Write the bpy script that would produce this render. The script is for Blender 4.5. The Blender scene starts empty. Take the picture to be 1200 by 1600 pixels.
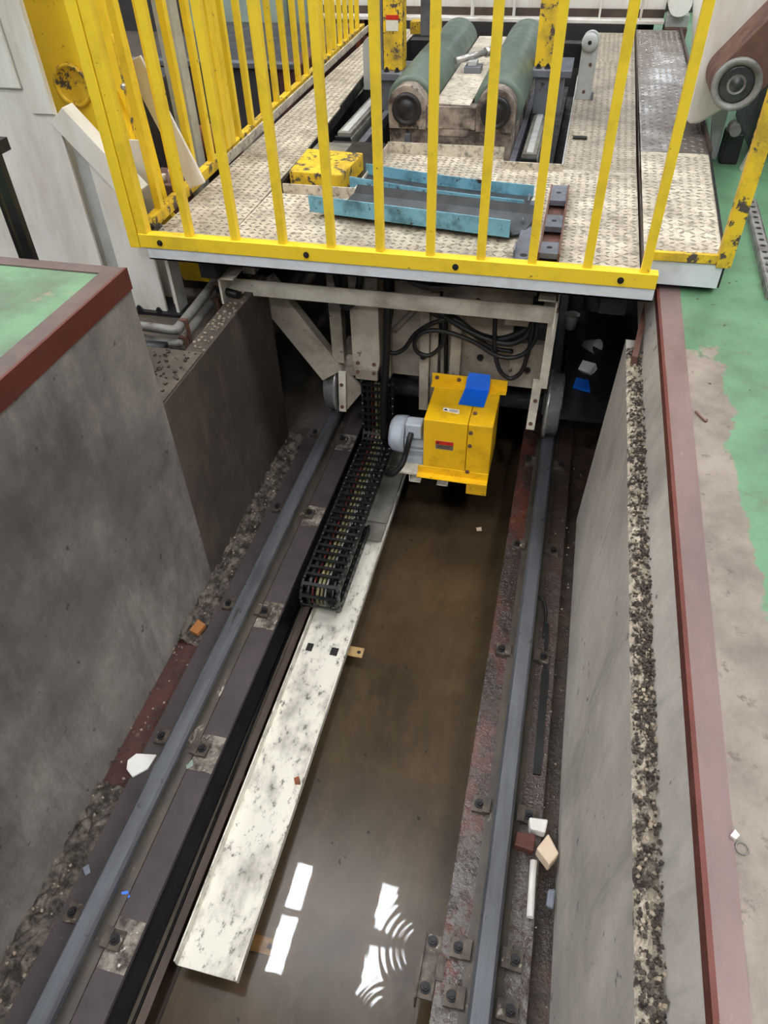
import bpy, math, random
from mathutils import Vector, Matrix
random.seed(7)
S = bpy.context.scene
COL = S.collection

# ------------------------------------------------------------------ camera, world, light, exposure
cam = bpy.data.cameras.new('camera')
cam.sensor_fit = 'VERTICAL'; cam.sensor_height = 36.0; cam.lens = 36.0 * 1119.0 / 1600.0
cam.clip_start = 0.01
camo = bpy.data.objects.new('camera', cam); COL.objects.link(camo)
CR = ((0.9722, 0.1437, -0.1845), (0.2325, -0.6724, 0.7027), (-0.0231, -0.7261, -0.6872))  # rows: world axis in (right, down, forward)
rot = Matrix([[r[0], -r[1], -r[2]] for r in CR])
camo.matrix_world = Matrix.Translation((0, 0, 1.05)) @ rot.to_4x4()
S.camera = camo

world = bpy.data.worlds.new('world'); S.world = world; world.use_nodes = True
bg = world.node_tree.nodes['Background']
bg.inputs[0].default_value = (0.90, 0.95, 1.0, 1); bg.inputs[1].default_value = 0.18
LAMP_POWER = 80.0
WINDOW_POWER = 9.0
S.view_settings.view_transform = 'Standard'
S.view_settings.look = 'None'
S.view_settings.gamma = 1.0
S.view_settings.use_curve_mapping = False
S.view_settings.exposure = 0.0

# ------------------------------------------------------------------ materials
def srgb(r, g, b):
    f = lambda c: (c/255/12.92) if c/255 <= 0.04045 else ((c/255 + 0.055)/1.055)**2.4
    return (f(r), f(g), f(b), 1)

class NT:
    def __init__(s, name):
        s.m = bpy.data.materials.new(name); s.m.use_nodes = True
        s.t = s.m.node_tree; s.n = s.t.nodes; s.l = s.t.links
        s.b = s.n['Principled BSDF']; s.out = s.n['Material Output']
        tc = s.n.new('ShaderNodeTexCoord'); oi = s.n.new('ShaderNodeObjectInfo')
        mul = s.n.new('ShaderNodeMath'); mul.operation = 'MULTIPLY'; mul.inputs[1].default_value = 37.0
        s.l.new(oi.outputs['Random'], mul.inputs[0])
        add = s.n.new('ShaderNodeVectorMath'); add.operation = 'ADD'
        s.l.new(tc.outputs['Object'], add.inputs[0]); s.l.new(mul.outputs[0], add.inputs[1])
        s.co = add.outputs[0]; s.raw = tc.outputs['Object']
    def map(s, stretch, src=None):
        mp = s.n.new('ShaderNodeMapping'); mp.inputs['Scale'].default_value = stretch
        s.l.new(src or s.co, mp.inputs['Vector']); return mp.outputs[0]
    def noise(s, scale, detail=6, rough=0.6, stretch=None, dist=0.0, src=None):
        n = s.n.new('ShaderNodeTexNoise'); n.inputs['Scale'].default_value = scale
        n.inputs['Detail'].default_value = detail; n.inputs['Roughness'].default_value = rough
        n.inputs['Distortion'].default_value = dist
        s.l.new(s.map(stretch, src) if stretch else (src or s.co), n.inputs['Vector']); return n.outputs['Fac']
    def voro(s, scale, stretch=None, feature='F1'):
        n = s.n.new('ShaderNodeTexVoronoi'); n.inputs['Scale'].default_value = scale; n.feature = feature
        s.l.new(s.map(stretch) if stretch else s.co, n.inputs['Vector']); return n
    def ramp(s, fac, lo, hi, a=0.0, b=1.0):
        r = s.n.new('ShaderNodeMapRange'); r.inputs['From Min'].default_value = lo; r.inputs['From Max'].default_value = hi
        r.inputs['To Min'].default_value = a; r.inputs['To Max'].default_value = b
        s.l.new(fac, r.inputs['Value']); return r.outputs[0]
    def math(s, op, a, b):
        m = s.n.new('ShaderNodeMath'); m.operation = op
        for i, v in enumerate((a, b)):
            if isinstance(v, (int, float)): m.inputs[i].default_value = v
            else: s.l.new(v, m.inputs[i])
        return m.outputs[0]
    def mix(s, fac, a, b):
        m = s.n.new('ShaderNodeMix'); m.data_type = 'RGBA'
        for i, v in ((0, fac), (6, a), (7, b)):
            if isinstance(v, (int, float)): m.inputs[i].default_value = v
            elif isinstance(v, (tuple, list)): m.inputs[i].default_value = v
            else: s.l.new(v, m.inputs[i])
        return m.outputs[2]
    def xyz(s):
        n = s.n.new('ShaderNodeSeparateXYZ'); s.l.new(s.raw, n.inputs[0]); return n.outputs
    def bump(s, h, strength=0.3, dist=0.003):
        b = s.n.new('ShaderNodeBump'); b.inputs['Strength'].default_value = strength; b.inputs['Distance'].default_value = dist
        s.l.new(h, b.inputs['Height']); s.l.new(b.outputs[0], s.b.inputs['Normal'])
    def set(s, color=None, rough=None, metal=None):
        for k, v in (('Base Color', color), ('Roughness', rough), ('Metallic', metal)):
            if v is None: continue
            if isinstance(v, (int, float, tuple)): s.b.inputs[k].default_value = v
            else: s.l.new(v, s.b.inputs[k])
        return s.m

def paint(name, base, dirt=(60, 52, 44), lo=0.45, hi=0.8, amt=0.8, scale=7, chip=None, clo=0.62, chi=0.66, cscale=25,
          rough=0.45, metal=0.0, stretch=(1, 1, 1), bump=0.15, bscale=70):
    t = NT(name)
    c = t.mix(t.ramp(t.noise(scale, 8, 0.65, stretch), lo, hi, 0, amt), srgb(*base), srgb(*dirt))
    if chip:
        c = t.mix(t.ramp(t.noise(cscale, 6, 0.7, stretch), clo, chi), c, srgb(*chip))
    t.bump(t.noise(bscale, 5, 0.7), bump)
    r = t.ramp(t.noise(scale*2, 4, 0.6), 0.3, 0.7, max(0.05, rough-0.12), min(1, rough+0.15))
    return t.set(c, r, metal)

M = {}
M['clip'] = paint('grimy_rail_clip', (96, 86, 76), (48, 42, 38), 0.4, 0.65, 0.9, 24, (170, 160, 146), 0.6, 0.66, 40, 0.4, 0.3)
M['yellow'] = paint('yellow_paint', (250, 214, 50), (176, 140, 44), 0.5, 0.85, 0.7, 6, (70, 52, 34), 0.66, 0.70, 30, 0.38)
M['yellow_worn'] = paint('worn_yellow_paint', (240, 200, 44), (130, 104, 54), 0.45, 0.75, 0.9, 9, (84, 72, 66), 0.54, 0.58, 22, 0.5)
M['guard_yellow'] = paint('machine_yellow_paint', (238, 186, 18), (156, 104, 22), 0.5, 0.85, 0.8, 9, (80, 52, 22), 0.65, 0.69, 28, 0.42)
M['under'] = paint('grimy_shaded_undercarriage_paint', (176, 166, 150), (92, 80, 68), 0.40, 0.72, 0.85, 6, (62, 54, 47), 0.62, 0.68, 20, 0.55)  # grimy cream copy, darkened to stand in for shade under the deck
M['white'] = paint('white_machine_paint', (232, 229, 221), (172, 152, 124), 0.46, 0.74, 0.85, 4, (120, 98, 80), 0.66, 0.72, 16, 0.42, stretch=(1, 1, 0.22))
M['cream'] = paint('cream_beam_paint', (224, 217, 200), (120, 104, 86), 0.42, 0.78, 0.85, 7, (70, 60, 52), 0.66, 0.72, 22, 0.5)
M['fascia'] = paint('white_fascia_paint', (226, 230, 232), (150, 146, 140), 0.5, 0.85, 0.7, 6, (100, 84, 70), 0.70, 0.74, 18, 0.42)
M['grey_paint'] = paint('light_grey_paint', (190, 192, 189), (122, 121, 116), 0.45, 0.8, 0.7, 8, (70, 66, 62), 0.68, 0.72, 22, 0.4)
M['slate'] = paint('slate_grey_steel', (120, 124, 134), (80, 76, 78), 0.4, 0.75, 0.8, 9, (60, 46, 38), 0.64, 0.7, 18, 0.42, 0.3)
M['dark_steel'] = paint('dark_steel', (52, 50, 52), (28, 25, 24), 0.4, 0.75, 0.8, 9, (84, 74, 66), 0.66, 0.72, 20, 0.45, 0.5)
M['black'] = paint('black_rubber', (20, 20, 22), (34, 32, 31), 0.45, 0.75, 0.6, 9, None, rough=0.42)
M['black_plastic'] = paint('black_plastic', (17, 17, 19), (36, 34, 32), 0.5, 0.8, 0.6, 9, None, rough=0.38)
M['rail'] = paint('worn_rail_steel', (116, 119, 125), (70, 70, 72), 0.4, 0.7, 0.8, 14, (66, 60, 54), 0.64, 0.7, 30, 0.38, 0.55, (1, 0.12, 1))
M['rail_side'] = paint('dirty_rail_foot_steel', (80, 72, 63), (44, 39, 35), 0.4, 0.7, 0.9, 14, (176, 166, 148), 0.62, 0.7, 30, 0.5, 0.2, (1, 0.4, 1))
M['girder'] = paint('dark_girder_steel', (74, 66, 67), (48, 41, 40), 0.4, 0.75, 0.8, 6, (112, 104, 100), 0.68, 0.73, 40, 0.5, 0.1)
M['brown_steel'] = paint('brown_primer_steel', (86, 70, 60), (46, 36, 32), 0.35, 0.7, 0.9, 9, (104, 88, 66), 0.66, 0.72, 20, 0.5, 0.1, (1, 0.3, 1))
M['sole'] = paint('spattered_plate', (150, 140, 128), (54, 47, 42), 0.4, 0.6, 0.95, 26, (226, 218, 204), 0.6, 0.66, 46, 0.45, 0.2, bump=0.6)
M['brown'] = paint('red_brown_edge_paint', (98, 44, 34), (66, 34, 28), 0.45, 0.8, 0.7, 6, (150, 132, 118), 0.72, 0.76, 24, 0.55)
M['brown_left'] = paint('dull_brown_edge_paint', (104, 88, 82), (82, 72, 68), 0.4, 0.75, 0.8, 6, (150, 136, 124), 0.68, 0.74, 16, 0.55)
M['brown_top'] = paint('faded_red_brown_paint', (126, 103, 98), (98, 84, 81), 0.4, 0.75, 0.8, 6, (166, 150, 138), 0.66, 0.74, 16, 0.55, stretch=(1, 0.35, 1))
M['floor_red'] = paint('old_red_floor_paint', (84, 50, 44), (54, 37, 33), 0.4, 0.7, 0.8, 10, (112, 96, 84), 0.62, 0.68, 24, 0.6)
M['motor'] = paint('motor_grey_paint', (178, 186, 196), (110, 112, 116), 0.5, 0.8, 0.7, 9, (70, 64, 58), 0.70, 0.75, 20, 0.38)
M['roller'] = paint('green_rubber_roller', (98, 114, 102), (78, 92, 82), 0.35, 0.7, 0.8, 8, (120, 132, 114), 0.68, 0.74, 12, 0.42, 0.0, (1, 0.25, 1))
M['bearing'] = paint('grimy_bearing_block', (176, 162, 148), (66, 50, 48), 0.38, 0.58, 0.95, 9, (52, 42, 42), 0.58, 0.64, 16, 0.5, 0.1)
M['blue'] = paint('blue_channel_paint', (122, 182, 206), (60, 96, 112), 0.46, 0.70, 0.9, 16, (58, 44, 38), 0.60, 0.66, 30, 0.5)
M['blue_dark'] = paint('grimy_blue_steel', (62, 66, 70), (34, 36, 38), 0.4, 0.7, 0.9, 10, (90, 84, 78), 0.66, 0.7, 22, 0.5)
M['cables'] = paint('yellow_cable', (120, 114, 80), (50, 47, 36), 0.4, 0.7, 0.7, 20, None, rough=0.4)
M['red_wire'] = paint('red_wire', (120, 44, 34), (50, 26, 22), 0.4, 0.7, 0.7, 20, None, rough=0.4)
M['chrome'] = paint('polished_wheel_steel', (186, 184, 180), (120, 114, 108), 0.4, 0.75, 0.7, 9, (70, 58, 48), 0.68, 0.74, 20, 0.28, 0.6)
M['tray'] = paint('scuffed_ivory_tray', (226, 222, 208), (124, 117, 108), 0.46, 0.70, 0.85, 12, (112, 106, 99), 0.575, 0.66, 48, 0.5, stretch=(1, 0.6, 1))
M['strip'] = paint('grimy_grey_plate', (128, 126, 116), (76, 72, 66), 0.4, 0.7, 0.8, 9, (50, 46, 42), 0.66, 0.7, 26, 0.55)
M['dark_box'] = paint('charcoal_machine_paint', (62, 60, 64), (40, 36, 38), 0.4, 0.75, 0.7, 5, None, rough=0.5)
M['maroon'] = paint('maroon_machine_paint', (96, 58, 58), (60, 40, 40), 0.4, 0.75, 0.7, 5, None, rough=0.5)
M['orange'] = paint('orange_brown_paint', (150, 84, 52), (90, 56, 42), 0.4, 0.75, 0.8, 9, None, rough=0.5)
M['pale_green'] = paint('pale_green_paint', (150, 168, 156), (110, 116, 108), 0.4, 0.75, 0.7, 6, None, rough=0.5)
M['shaft'] = paint('dark_shaft_steel', (84, 84, 86), (48, 44, 42), 0.4, 0.7, 0.8, 14, None, rough=0.35, metal=0.6)
M['rust'] = paint('rusty_bracket', (112, 78, 66), (66, 44, 38), 0.4, 0.7, 0.8, 9, (160, 130, 110), 0.68, 0.73, 20, 0.55)
M['ivory_chip'] = paint('white_chip', (232, 230, 224), (190, 180, 166), 0.5, 0.8, 0.6, 12, None, rough=0.5)
M['tan_chip'] = paint('tan_chip', (222, 200, 174), (170, 140, 110), 0.5, 0.8, 0.6, 12, None, rough=0.6)
M['brick'] = paint('dark_red_chip', (92, 52, 42), (62, 38, 32), 0.4, 0.75, 0.7, 12, None, rough=0.7)
M['wood'] = paint('orange_wood', (176, 116, 62), (120, 76, 42), 0.4, 0.75, 0.7, 12, None, rough=0.7, stretch=(0.3, 1, 1))
M['blue_tag'] = paint('blue_card', (14, 104, 220), (10, 84, 190), 0.4, 0.8, 0.7, 9, None, rough=0.4)
M['red_label'] = paint('red_label', (196, 40, 24), (150, 40, 26), 0.5, 0.8, 0.7, 30, None, rough=0.4)
M['grey_label'] = paint('grey_label', (136, 120, 106), (104, 88, 76), 0.4, 0.7, 0.7, 60, None, rough=0.4)
M['white_label'] = paint('white_label', (232, 228, 216), (190, 180, 160), 0.5, 0.8, 0.6, 30, None, rough=0.4)
M['ink'] = paint('black_ink', (24, 22, 20), (30, 28, 26), 0.4, 0.8, 0.5, 9, None, rough=0.5)
M['pipe_grey'] = paint('galvanised_pipe', (142, 140, 136), (86, 80, 74), 0.4, 0.7, 0.85, 12, (66, 56, 48), 0.62, 0.68, 24, rough=0.55, metal=0.15)
M['dark_wall'] = paint('dark_backdrop_wall', (54, 52, 50), (34, 32, 30), 0.4, 0.75, 0.7, 2, None, rough=0.7)
M['ochre_tab'] = paint('ochre_tab', (176, 146, 96), (120, 92, 56), 0.4, 0.7, 0.7, 20, None, rough=0.5)
M['blue_rag'] = paint('blue_grey_rag', (120, 126, 138), (74, 78, 86), 0.4, 0.7, 0.7, 20, None, rough=0.8)

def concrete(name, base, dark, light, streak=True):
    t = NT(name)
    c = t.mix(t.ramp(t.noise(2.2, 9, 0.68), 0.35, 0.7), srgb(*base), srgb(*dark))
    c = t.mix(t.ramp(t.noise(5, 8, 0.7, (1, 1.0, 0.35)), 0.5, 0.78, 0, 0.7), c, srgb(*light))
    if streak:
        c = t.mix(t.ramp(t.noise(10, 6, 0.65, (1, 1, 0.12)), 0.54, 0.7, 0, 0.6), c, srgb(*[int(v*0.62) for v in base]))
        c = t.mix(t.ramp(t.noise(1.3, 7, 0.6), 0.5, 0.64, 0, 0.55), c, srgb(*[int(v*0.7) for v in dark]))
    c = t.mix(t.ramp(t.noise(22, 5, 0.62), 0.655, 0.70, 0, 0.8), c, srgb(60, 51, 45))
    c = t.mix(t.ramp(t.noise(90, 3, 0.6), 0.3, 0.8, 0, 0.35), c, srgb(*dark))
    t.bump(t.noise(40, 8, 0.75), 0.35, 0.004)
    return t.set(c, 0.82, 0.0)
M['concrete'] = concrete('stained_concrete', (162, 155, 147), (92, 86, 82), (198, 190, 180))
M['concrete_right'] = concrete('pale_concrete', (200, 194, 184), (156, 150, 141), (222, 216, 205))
M['concrete_low'] = concrete('dirty_concrete', (92, 82, 72), (54, 47, 42), (134, 120, 104), False)

def mat_rough_debris():
    t = NT('debris_covered_ledge')
    n = t.noise(34, 6, 0.72)
    c = t.mix(t.ramp(n, 0.42, 0.53), srgb(58, 51, 46), srgb(186, 174, 156))
    c = t.mix(t.ramp(t.noise(60, 4, 0.6), 0.62, 0.68), c, srgb(214, 202, 184))
    c = t.mix(t.ramp(t.noise(7, 4, 0.6), 0.55, 0.7, 0, 0.7), c, srgb(58, 50, 45))
    t.bump(n, 0.8, 0.012)
    return t.set(c, 0.9)
M['debris'] = mat_rough_debris()
M['grit_dark'] = paint('dark_grit', (74, 65, 57), (46, 41, 37), 0.4, 0.7, 0.8, 30, None, rough=0.85)
M['grit_pale'] = paint('pale_grit', (160, 145, 126), (116, 102, 88), 0.4, 0.7, 0.8, 30, None, rough=0.85)

def mat_green_floor():
    t = NT('worn_green_floor')
    x, y, z = t.xyz()
    # where the paint is still on: far from the pit edge, or away from the worn lane; object origin is the world origin
    far = t.ramp(y, 1.75, 2.1, -.6, 1)
    lane = t.ramp(x, 0.40, 0.51, -0.75, 0.75)
    near = t.ramp(y, 0.6, 0.95, -1.3, 0.0)
    s1 = t.math('ADD', t.math('MAXIMUM', far, t.math('ADD', lane, near)), t.math('MULTIPLY', t.math('SUBTRACT', t.noise(7, 9, 0.7), 0.5), 2.0))
    mask = t.ramp(s1, 0.02, 0.10)
    g = t.mix(t.ramp(t.noise(5, 8, 0.7), 0.4, 0.7), srgb(100, 144, 108), srgb(84, 110, 86))
    g = t.mix(t.ramp(t.noise(14, 6, 0.7), 0.58, 0.7, 0, 0.7), g, srgb(98, 98, 84))
    k = t.mix(t.ramp(t.noise(6, 9, 0.7), 0.38, 0.68), srgb(146, 135, 123), srgb(108, 97, 89))
    k = t.mix(t.ramp(t.noise(26, 5, 0.7), 0.6, 0.68, 0, 0.7), k, srgb(92, 80, 72))
    c = t.mix(mask, k, g)
    c = t.mix(t.ramp(t.noise(30, 2, 0.5), 0.72, 0.75), c, srgb(60, 56, 48))
    t.bump(t.noise(40, 6, 0.7), 0.2)
    return t.set(c, t.ramp(mask, 0, 1, 0.75, 0.42))
M['green_floor'] = mat_green_floor()
M['green_left'] = paint('green_block_paint', (112, 148, 114), (94, 102, 86), 0.42, 0.7, 0.9, 5, (150, 132, 112), 0.62, 0.68, 7, 0.5)

def mat_deck(name, base, dirt, lo, hi, metal=0.0, rough=0.5, lane=None):
    t = NT(name)
    c = t.mix(t.ramp(t.noise(5, 8, 0.7), lo, hi, 0, 0.75), srgb(*base), srgb(*dirt))
    c = t.mix(t.ramp(t.noise(45, 5, 0.75), 0.5, 0.64, 0, 0.8), c, srgb(*[int(v*0.72) for v in dirt]))
    c = t.mix(t.ramp(t.noise(16, 6, 0.75), 0.62, 0.7, 0, 0.8), c, srgb(70, 60, 52))
    t.bump(t.noise(60, 4, 0.7), 0.25)
    return t.set(c, t.ramp(t.noise(8, 5, 0.6), 0.3, 0.7, rough-0.12, rough+0.2), metal)
M['deck'] = mat_deck('cream_deck_paint', (218, 208, 188), (126, 112, 95), 0.40, 0.64)
M['tread'] = mat_deck('worn_tread_tops', (146, 136, 122), (98, 88, 79), 0.4, 0.65, 0.3, 0.42)
M['deck_back'] = mat_deck('rubbed_deck_steel', (196, 184, 164), (120, 110, 98), 0.40, 0.66, 0.2, 0.4)
M['step_steel'] = mat_deck('bare_step_steel', (142, 134, 126), (104, 94, 88), 0.4, 0.68, 0.35, 0.27)
M['lip'] = mat_deck('chipped_lip_paint', (214, 204, 186), (140, 126, 108), 0.42, 0.68)

def mat_rusty_wet(name, red, dark, wetscale, sparkle=False):
    t = NT(name)
    n = t.noise(5, 8, 0.7, (1, 0.6, 1))
    c = t.mix(t.ramp(n, 0.38, 0.54), srgb(*red), srgb(*dark))
    c = t.mix(t.ramp(t.noise(16, 6, 0.7), 0.55, 0.66, 0, 0.85), c, srgb(46, 34, 30))
    if sparkle:
        qx, qy, qz = t.xyz()
        c = t.mix(t.ramp(qx, .085, .105, 0, .8), c, srgb(56, 45, 39))
        t.b.inputs['Coat Weight'].default_value = 0.6; t.b.inputs['Coat Roughness'].default_value = 0.05      # grey patches painted for wet sparkle near the joint, red primer farther along
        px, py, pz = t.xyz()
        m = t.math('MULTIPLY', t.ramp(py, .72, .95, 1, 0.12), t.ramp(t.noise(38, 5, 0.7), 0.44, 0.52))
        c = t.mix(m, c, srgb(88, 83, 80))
    t.bump(t.noise(wetscale, 4, 0.7), 1.0, 0.006)
    t.l.new(t.b.inputs['Normal'].links[0].from_socket, t.b.inputs['Coat Normal'])
    return t.set(c, t.ramp(t.noise(7, 4, 0.6), 0.4, 0.6, 0.08, 0.4), 0.0)
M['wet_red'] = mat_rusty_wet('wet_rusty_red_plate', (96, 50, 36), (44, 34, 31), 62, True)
M['wet_brown'] = mat_rusty_wet('wet_rusty_ground', (80, 60, 46), (46, 39, 35), 60)

def mat_pit_floor():
    t = NT('silty_pit_floor')
    c = t.mix(t.ramp(t.noise(3, 8, 0.65), 0.35, 0.7), srgb(122, 112, 98), srgb(82, 74, 64))
    c = t.mix(t.ramp(t.noise(16, 7, 0.7, (1, 0.4, 1)), 0.5, 0.75, 0, 0.6), c, srgb(138, 125, 107))
    c = t.mix(t.ramp(t.noise(34, 3, 0.6), 0.70, 0.75), c, srgb(50, 38, 30))
    return t.set(c, 0.85)
M['pit_floor'] = mat_pit_floor()

def mat_water():
    t = NT('brown_water')
    t.n.remove(t.b)
    tr = t.n.new('ShaderNodeBsdfTransparent'); tr.inputs[0].default_value = srgb(222, 210, 194)
    gl = t.n.new('ShaderNodeBsdfGlossy'); gl.inputs['Roughness'].default_value = 0.012
    gw = t.n.new('ShaderNodeBsdfGlossy'); gw.inputs['Roughness'].default_value = 0.24   # dust film on the surface
    bp = t.n.new('ShaderNodeBump'); bp.inputs['Strength'].default_value = 0.006; bp.inputs['Distance'].default_value = 0.004
    t.l.new(t.noise(26, 3, 0.5), bp.inputs['Height'])
    t.l.new(bp.outputs[0], gl.inputs['Normal'])
    mg = t.n.new('ShaderNodeMixShader'); mg.inputs[0].default_value = 0.7
    t.l.new(gl.outputs[0], mg.inputs[1]); t.l.new(gw.outputs[0], mg.inputs[2])
    fr = t.n.new('ShaderNodeFresnel'); fr.inputs[0].default_value = 1.55
    mx = t.n.new('ShaderNodeMixShader')
    t.l.new(fr.outputs[0], mx.inputs[0]); t.l.new(tr.outputs[0], mx.inputs[1]); t.l.new(mg.outputs[0], mx.inputs[2])
    t.l.new(mx.outputs[0], t.out.inputs[0])
    return t.m
M['water'] = mat_water()

def emit(name, col, power):
    t = NT(name); t.n.remove(t.b)
    e = t.n.new('ShaderNodeEmission'); e.inputs[0].default_value = col; e.inputs[1].default_value = power
    t.l.new(e.outputs[0], t.out.inputs[0]); return t.m
M['lamp'] = emit('lamp_diffuser', (0.97, 0.98, 1.0, 1), LAMP_POWER)
M['daylight'] = emit('daylit_glass', (0.86, 0.93, 1.0, 1), WINDOW_POWER)

# ------------------------------------------------------------------ mesh helpers (all shapes in world metres)
WL = {}
class MB:
    def __init__(s): s.v = []; s.f = []; s.sm = []
    def add(s, vs, fs, smooth=False):
        b = len(s.v); s.v += [tuple(v) for v in vs]
        s.f += [tuple(b+i for i in f) for f in fs]; s.sm += [smooth]*len(fs); return s
    def box(s, x0, x1, y0, y1, z0, z1):
        return s.add([(x0,y0,z0),(x1,y0,z0),(x1,y1,z0),(x0,y1,z0),(x0,y0,z1),(x1,y0,z1),(x1,y1,z1),(x0,y1,z1)],
                     [(3,2,1,0),(4,5,6,7),(0,1,5,4),(1,2,6,5),(2,3,7,6),(3,0,4,7)])
    def quad(s, q, z0, z1):          # slab over a four-cornered outline given counter-clockwise
        n = len(q)
        return s.add([(x, y, z0) for x, y in q] + [(x, y, z1) for x, y in q],
                     [tuple(range(n-1, -1, -1)), tuple(range(n, 2*n))] + [(i, (i+1) % n, n+(i+1) % n, n+i) for i in range(n)])
    def prism(s, pts, ext, smooth=False):   # 3D outline pushed along ext
        n = len(pts); e = Vector(ext); p = [Vector(q) for q in pts]
        nn = Vector((0, 0, 0))
        for i in range(n): nn += p[i].cross(p[(i+1) % n])
        if nn.dot(e) < 0: p.reverse()
        vs = p + [q+e for q in p]
        b = len(s.v); s.v += [tuple(v) for v in vs]
        s.f += [tuple(b+i for i in range(n-1, -1, -1)), tuple(b+i for i in range(n, 2*n))]; s.sm += [False, False]
        for i in range(n): s.f.append((b+i, b+(i+1) % n, b+n+(i+1) % n, b+n+i)); s.sm.append(smooth)
        return s
    def bar(s, a, b, w, h, up=(0, 0, 1)):
        a = Vector(a); b = Vector(b); d = (b-a).normalized(); u = Vector(up)
        if abs(d.dot(u)) > 0.98: u = Vector((0, 1, 0))
        r = d.cross(u).normalized(); u = r.cross(d).normalized(); r = r*w/2; u = u*h/2
        return s.prism([a-r-u, a+r-u, a+r+u, a-r+u], b-a)
    def cyl(s, a, b, r, n=20, r2=None, smooth=True):
        a = Vector(a); b = Vector(b); d = (b-a).normalized()
        u = d.orthogonal().normalized(); w = d.cross(u); r2 = r if r2 is None else r2
        vs = []
        for c, rr in ((a, r), (b, r2)):
            vs += [c + (u*math.cos(2*math.pi*i/n) + w*math.sin(2*math.pi*i/n))*rr for i in range(n)]
        bb = len(s.v); s.v += [tuple(v) for v in vs]
        s.f += [tuple(bb+i for i in range(n-1, -1, -1)), tuple(bb+n+i for i in range(n))]; s.sm += [False, False]
        for i in range(n): s.f.append((bb+i, bb+(i+1) % n, bb+n+(i+1) % n, bb+n+i)); s.sm.append(smooth)
        return s
    def lathe(s, a, d, prof, n=28):      # prof: (distance along d, radius)
        a = Vector(a); d = Vector(d).normalized(); u = d.orthogonal().normalized(); w = d.cross(u)
        b = len(s.v)
        for t, r in prof:
            s.v += [tuple(a + d*t + (u*math.cos(2*math.pi*i/n) + w*math.sin(2*math.pi*i/n))*max(r, 1e-5)) for i in range(n)]
        for k in range(len(prof)-1):
            for i in range(n):
                j = (i+1) % n; s.f.append((b+k*n+i, b+k*n+j, b+(k+1)*n+j, b+(k+1)*n+i)); s.sm.append(True)
        s.f.append(tuple(b+i for i in range(n-1, -1, -1))); s.sm.append(False)
        e = b+(len(prof)-1)*n; s.f.append(tuple(e+i for i in range(n))); s.sm.append(False)
        return s
    def tube(s, pts, r, n=10, sub=5):
        P = [Vector(p) for p in pts]
        if len(P) > 2 and sub > 1:
            Q = []
            for i in range(len(P)-1):
                p0 = P[max(i-1, 0)]; p1 = P[i]; p2 = P[i+1]; p3 = P[min(i+2, len(P)-1)]
                for k in range(sub):
                    t = k/sub
                    Q.append(0.5*((2*p1) + (p2-p0)*t + (2*p0-5*p1+4*p2-p3)*t*t + (3*p1-p0-3*p2+p3)*t**3))
            Q.append(P[-1]); P = Q
        b = len(s.v); u = None
        for i, p in enumerate(P):
            d = (P[min(i+1, len(P)-1)] - P[max(i-1, 0)]).normalized()
            u = d.orthogonal().normalized() if u is None else (u - d*u.dot(d)).normalized()
            w = d.cross(u)
            s.v += [tuple(p + (u*math.cos(2*math.pi*k/n) + w*math.sin(2*math.pi*k/n))*r) for k in range(n)]
        for i in range(len(P)-1):
            for k in range(n):
                j = (k+1) % n; s.f.append((b+i*n+k, b+i*n+j, b+(i+1)*n+j, b+(i+1)*n+k)); s.sm.append(True)
        s.f.append(tuple(b+k for k in range(n-1, -1, -1))); s.sm.append(False)
        e = b+(len(P)-1)*n; s.f.append(tuple(e+k for k in range(n))); s.sm.append(False)
        return s
    def chip(s, c, r, fl=0.5):           # an angular crumb
        R = Matrix.Rotation(random.uniform(0, 6.28), 3, 'Z') @ Matrix.Rotation(random.uniform(-.5, .5), 3, 'X')
        vs = [Vector(c) + R @ Vector((x*r*random.uniform(.5, 1), y*r*random.uniform(.5, 1), z*r*fl*random.uniform(.5, 1)))
              for z in (-1, 1) for x, y in ((-1, -1), (1, -1), (1, 1), (-1, 1))]
        return s.add(vs, [(3,2,1,0),(4,5,6,7),(0,1,5,4),(1,2,6,5),(2,3,7,6),(3,0,4,7)])
    def data(s, name, mat, org=(0, 0, 0)):
        me = bpy.data.meshes.new(name); o = Vector(org)
        me.from_pydata([tuple(Vector(v)-o) for v in s.v], [], s.f)
        me.polygons.foreach_set('use_smooth', s.sm); me.materials.append(mat); me.update(); return me

def link(name, me, loc, parent=None, bevel=0, seg=2):
    o = bpy.data.objects.new(name, me); COL.objects.link(o)
    WL[o.name] = Vector(loc)
    if parent is not None:
        o.parent = parent; o.location = Vector(loc) - WL[parent.name]
    else: o.location = loc
    if bevel:
        m = o.modifiers.new('bevel', 'BEVEL'); m.width = bevel; m.segments = seg; m.limit_method = 'ANGLE'; m.angle_limit = 0.7
        m.harden_normals = False
    return o
def part(name, mb, mat, parent=None, bevel=0, org=None, seg=2):
    if org is None:
        n = len(mb.v); zs = min(v[2] for v in mb.v)
        xs = [v[0] for v in mb.v]; ys = [v[1] for v in mb.v]
        org = ((min(xs)+max(xs))/2, (min(ys)+max(ys))/2, zs)
    return link(name, mb.data(name, M[mat] if isinstance(mat, str) else mat, org), org, parent, bevel, seg)
def tag(o, label, cat, group=None):
    o['label'] = label; o['category'] = cat
    if group: o['group'] = group
    return o
def thing(name, loc, label, cat, group=None):
    o = bpy.data.objects.new(name, None); COL.objects.link(o); o.location = loc; o.empty_display_size = 0.05
    WL[o.name] = Vector(loc); return tag(o, label, cat, group)
def struct(o): o['kind'] = 'structure'; return o
def stuff(o): o['kind'] = 'stuff'; return o

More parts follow.
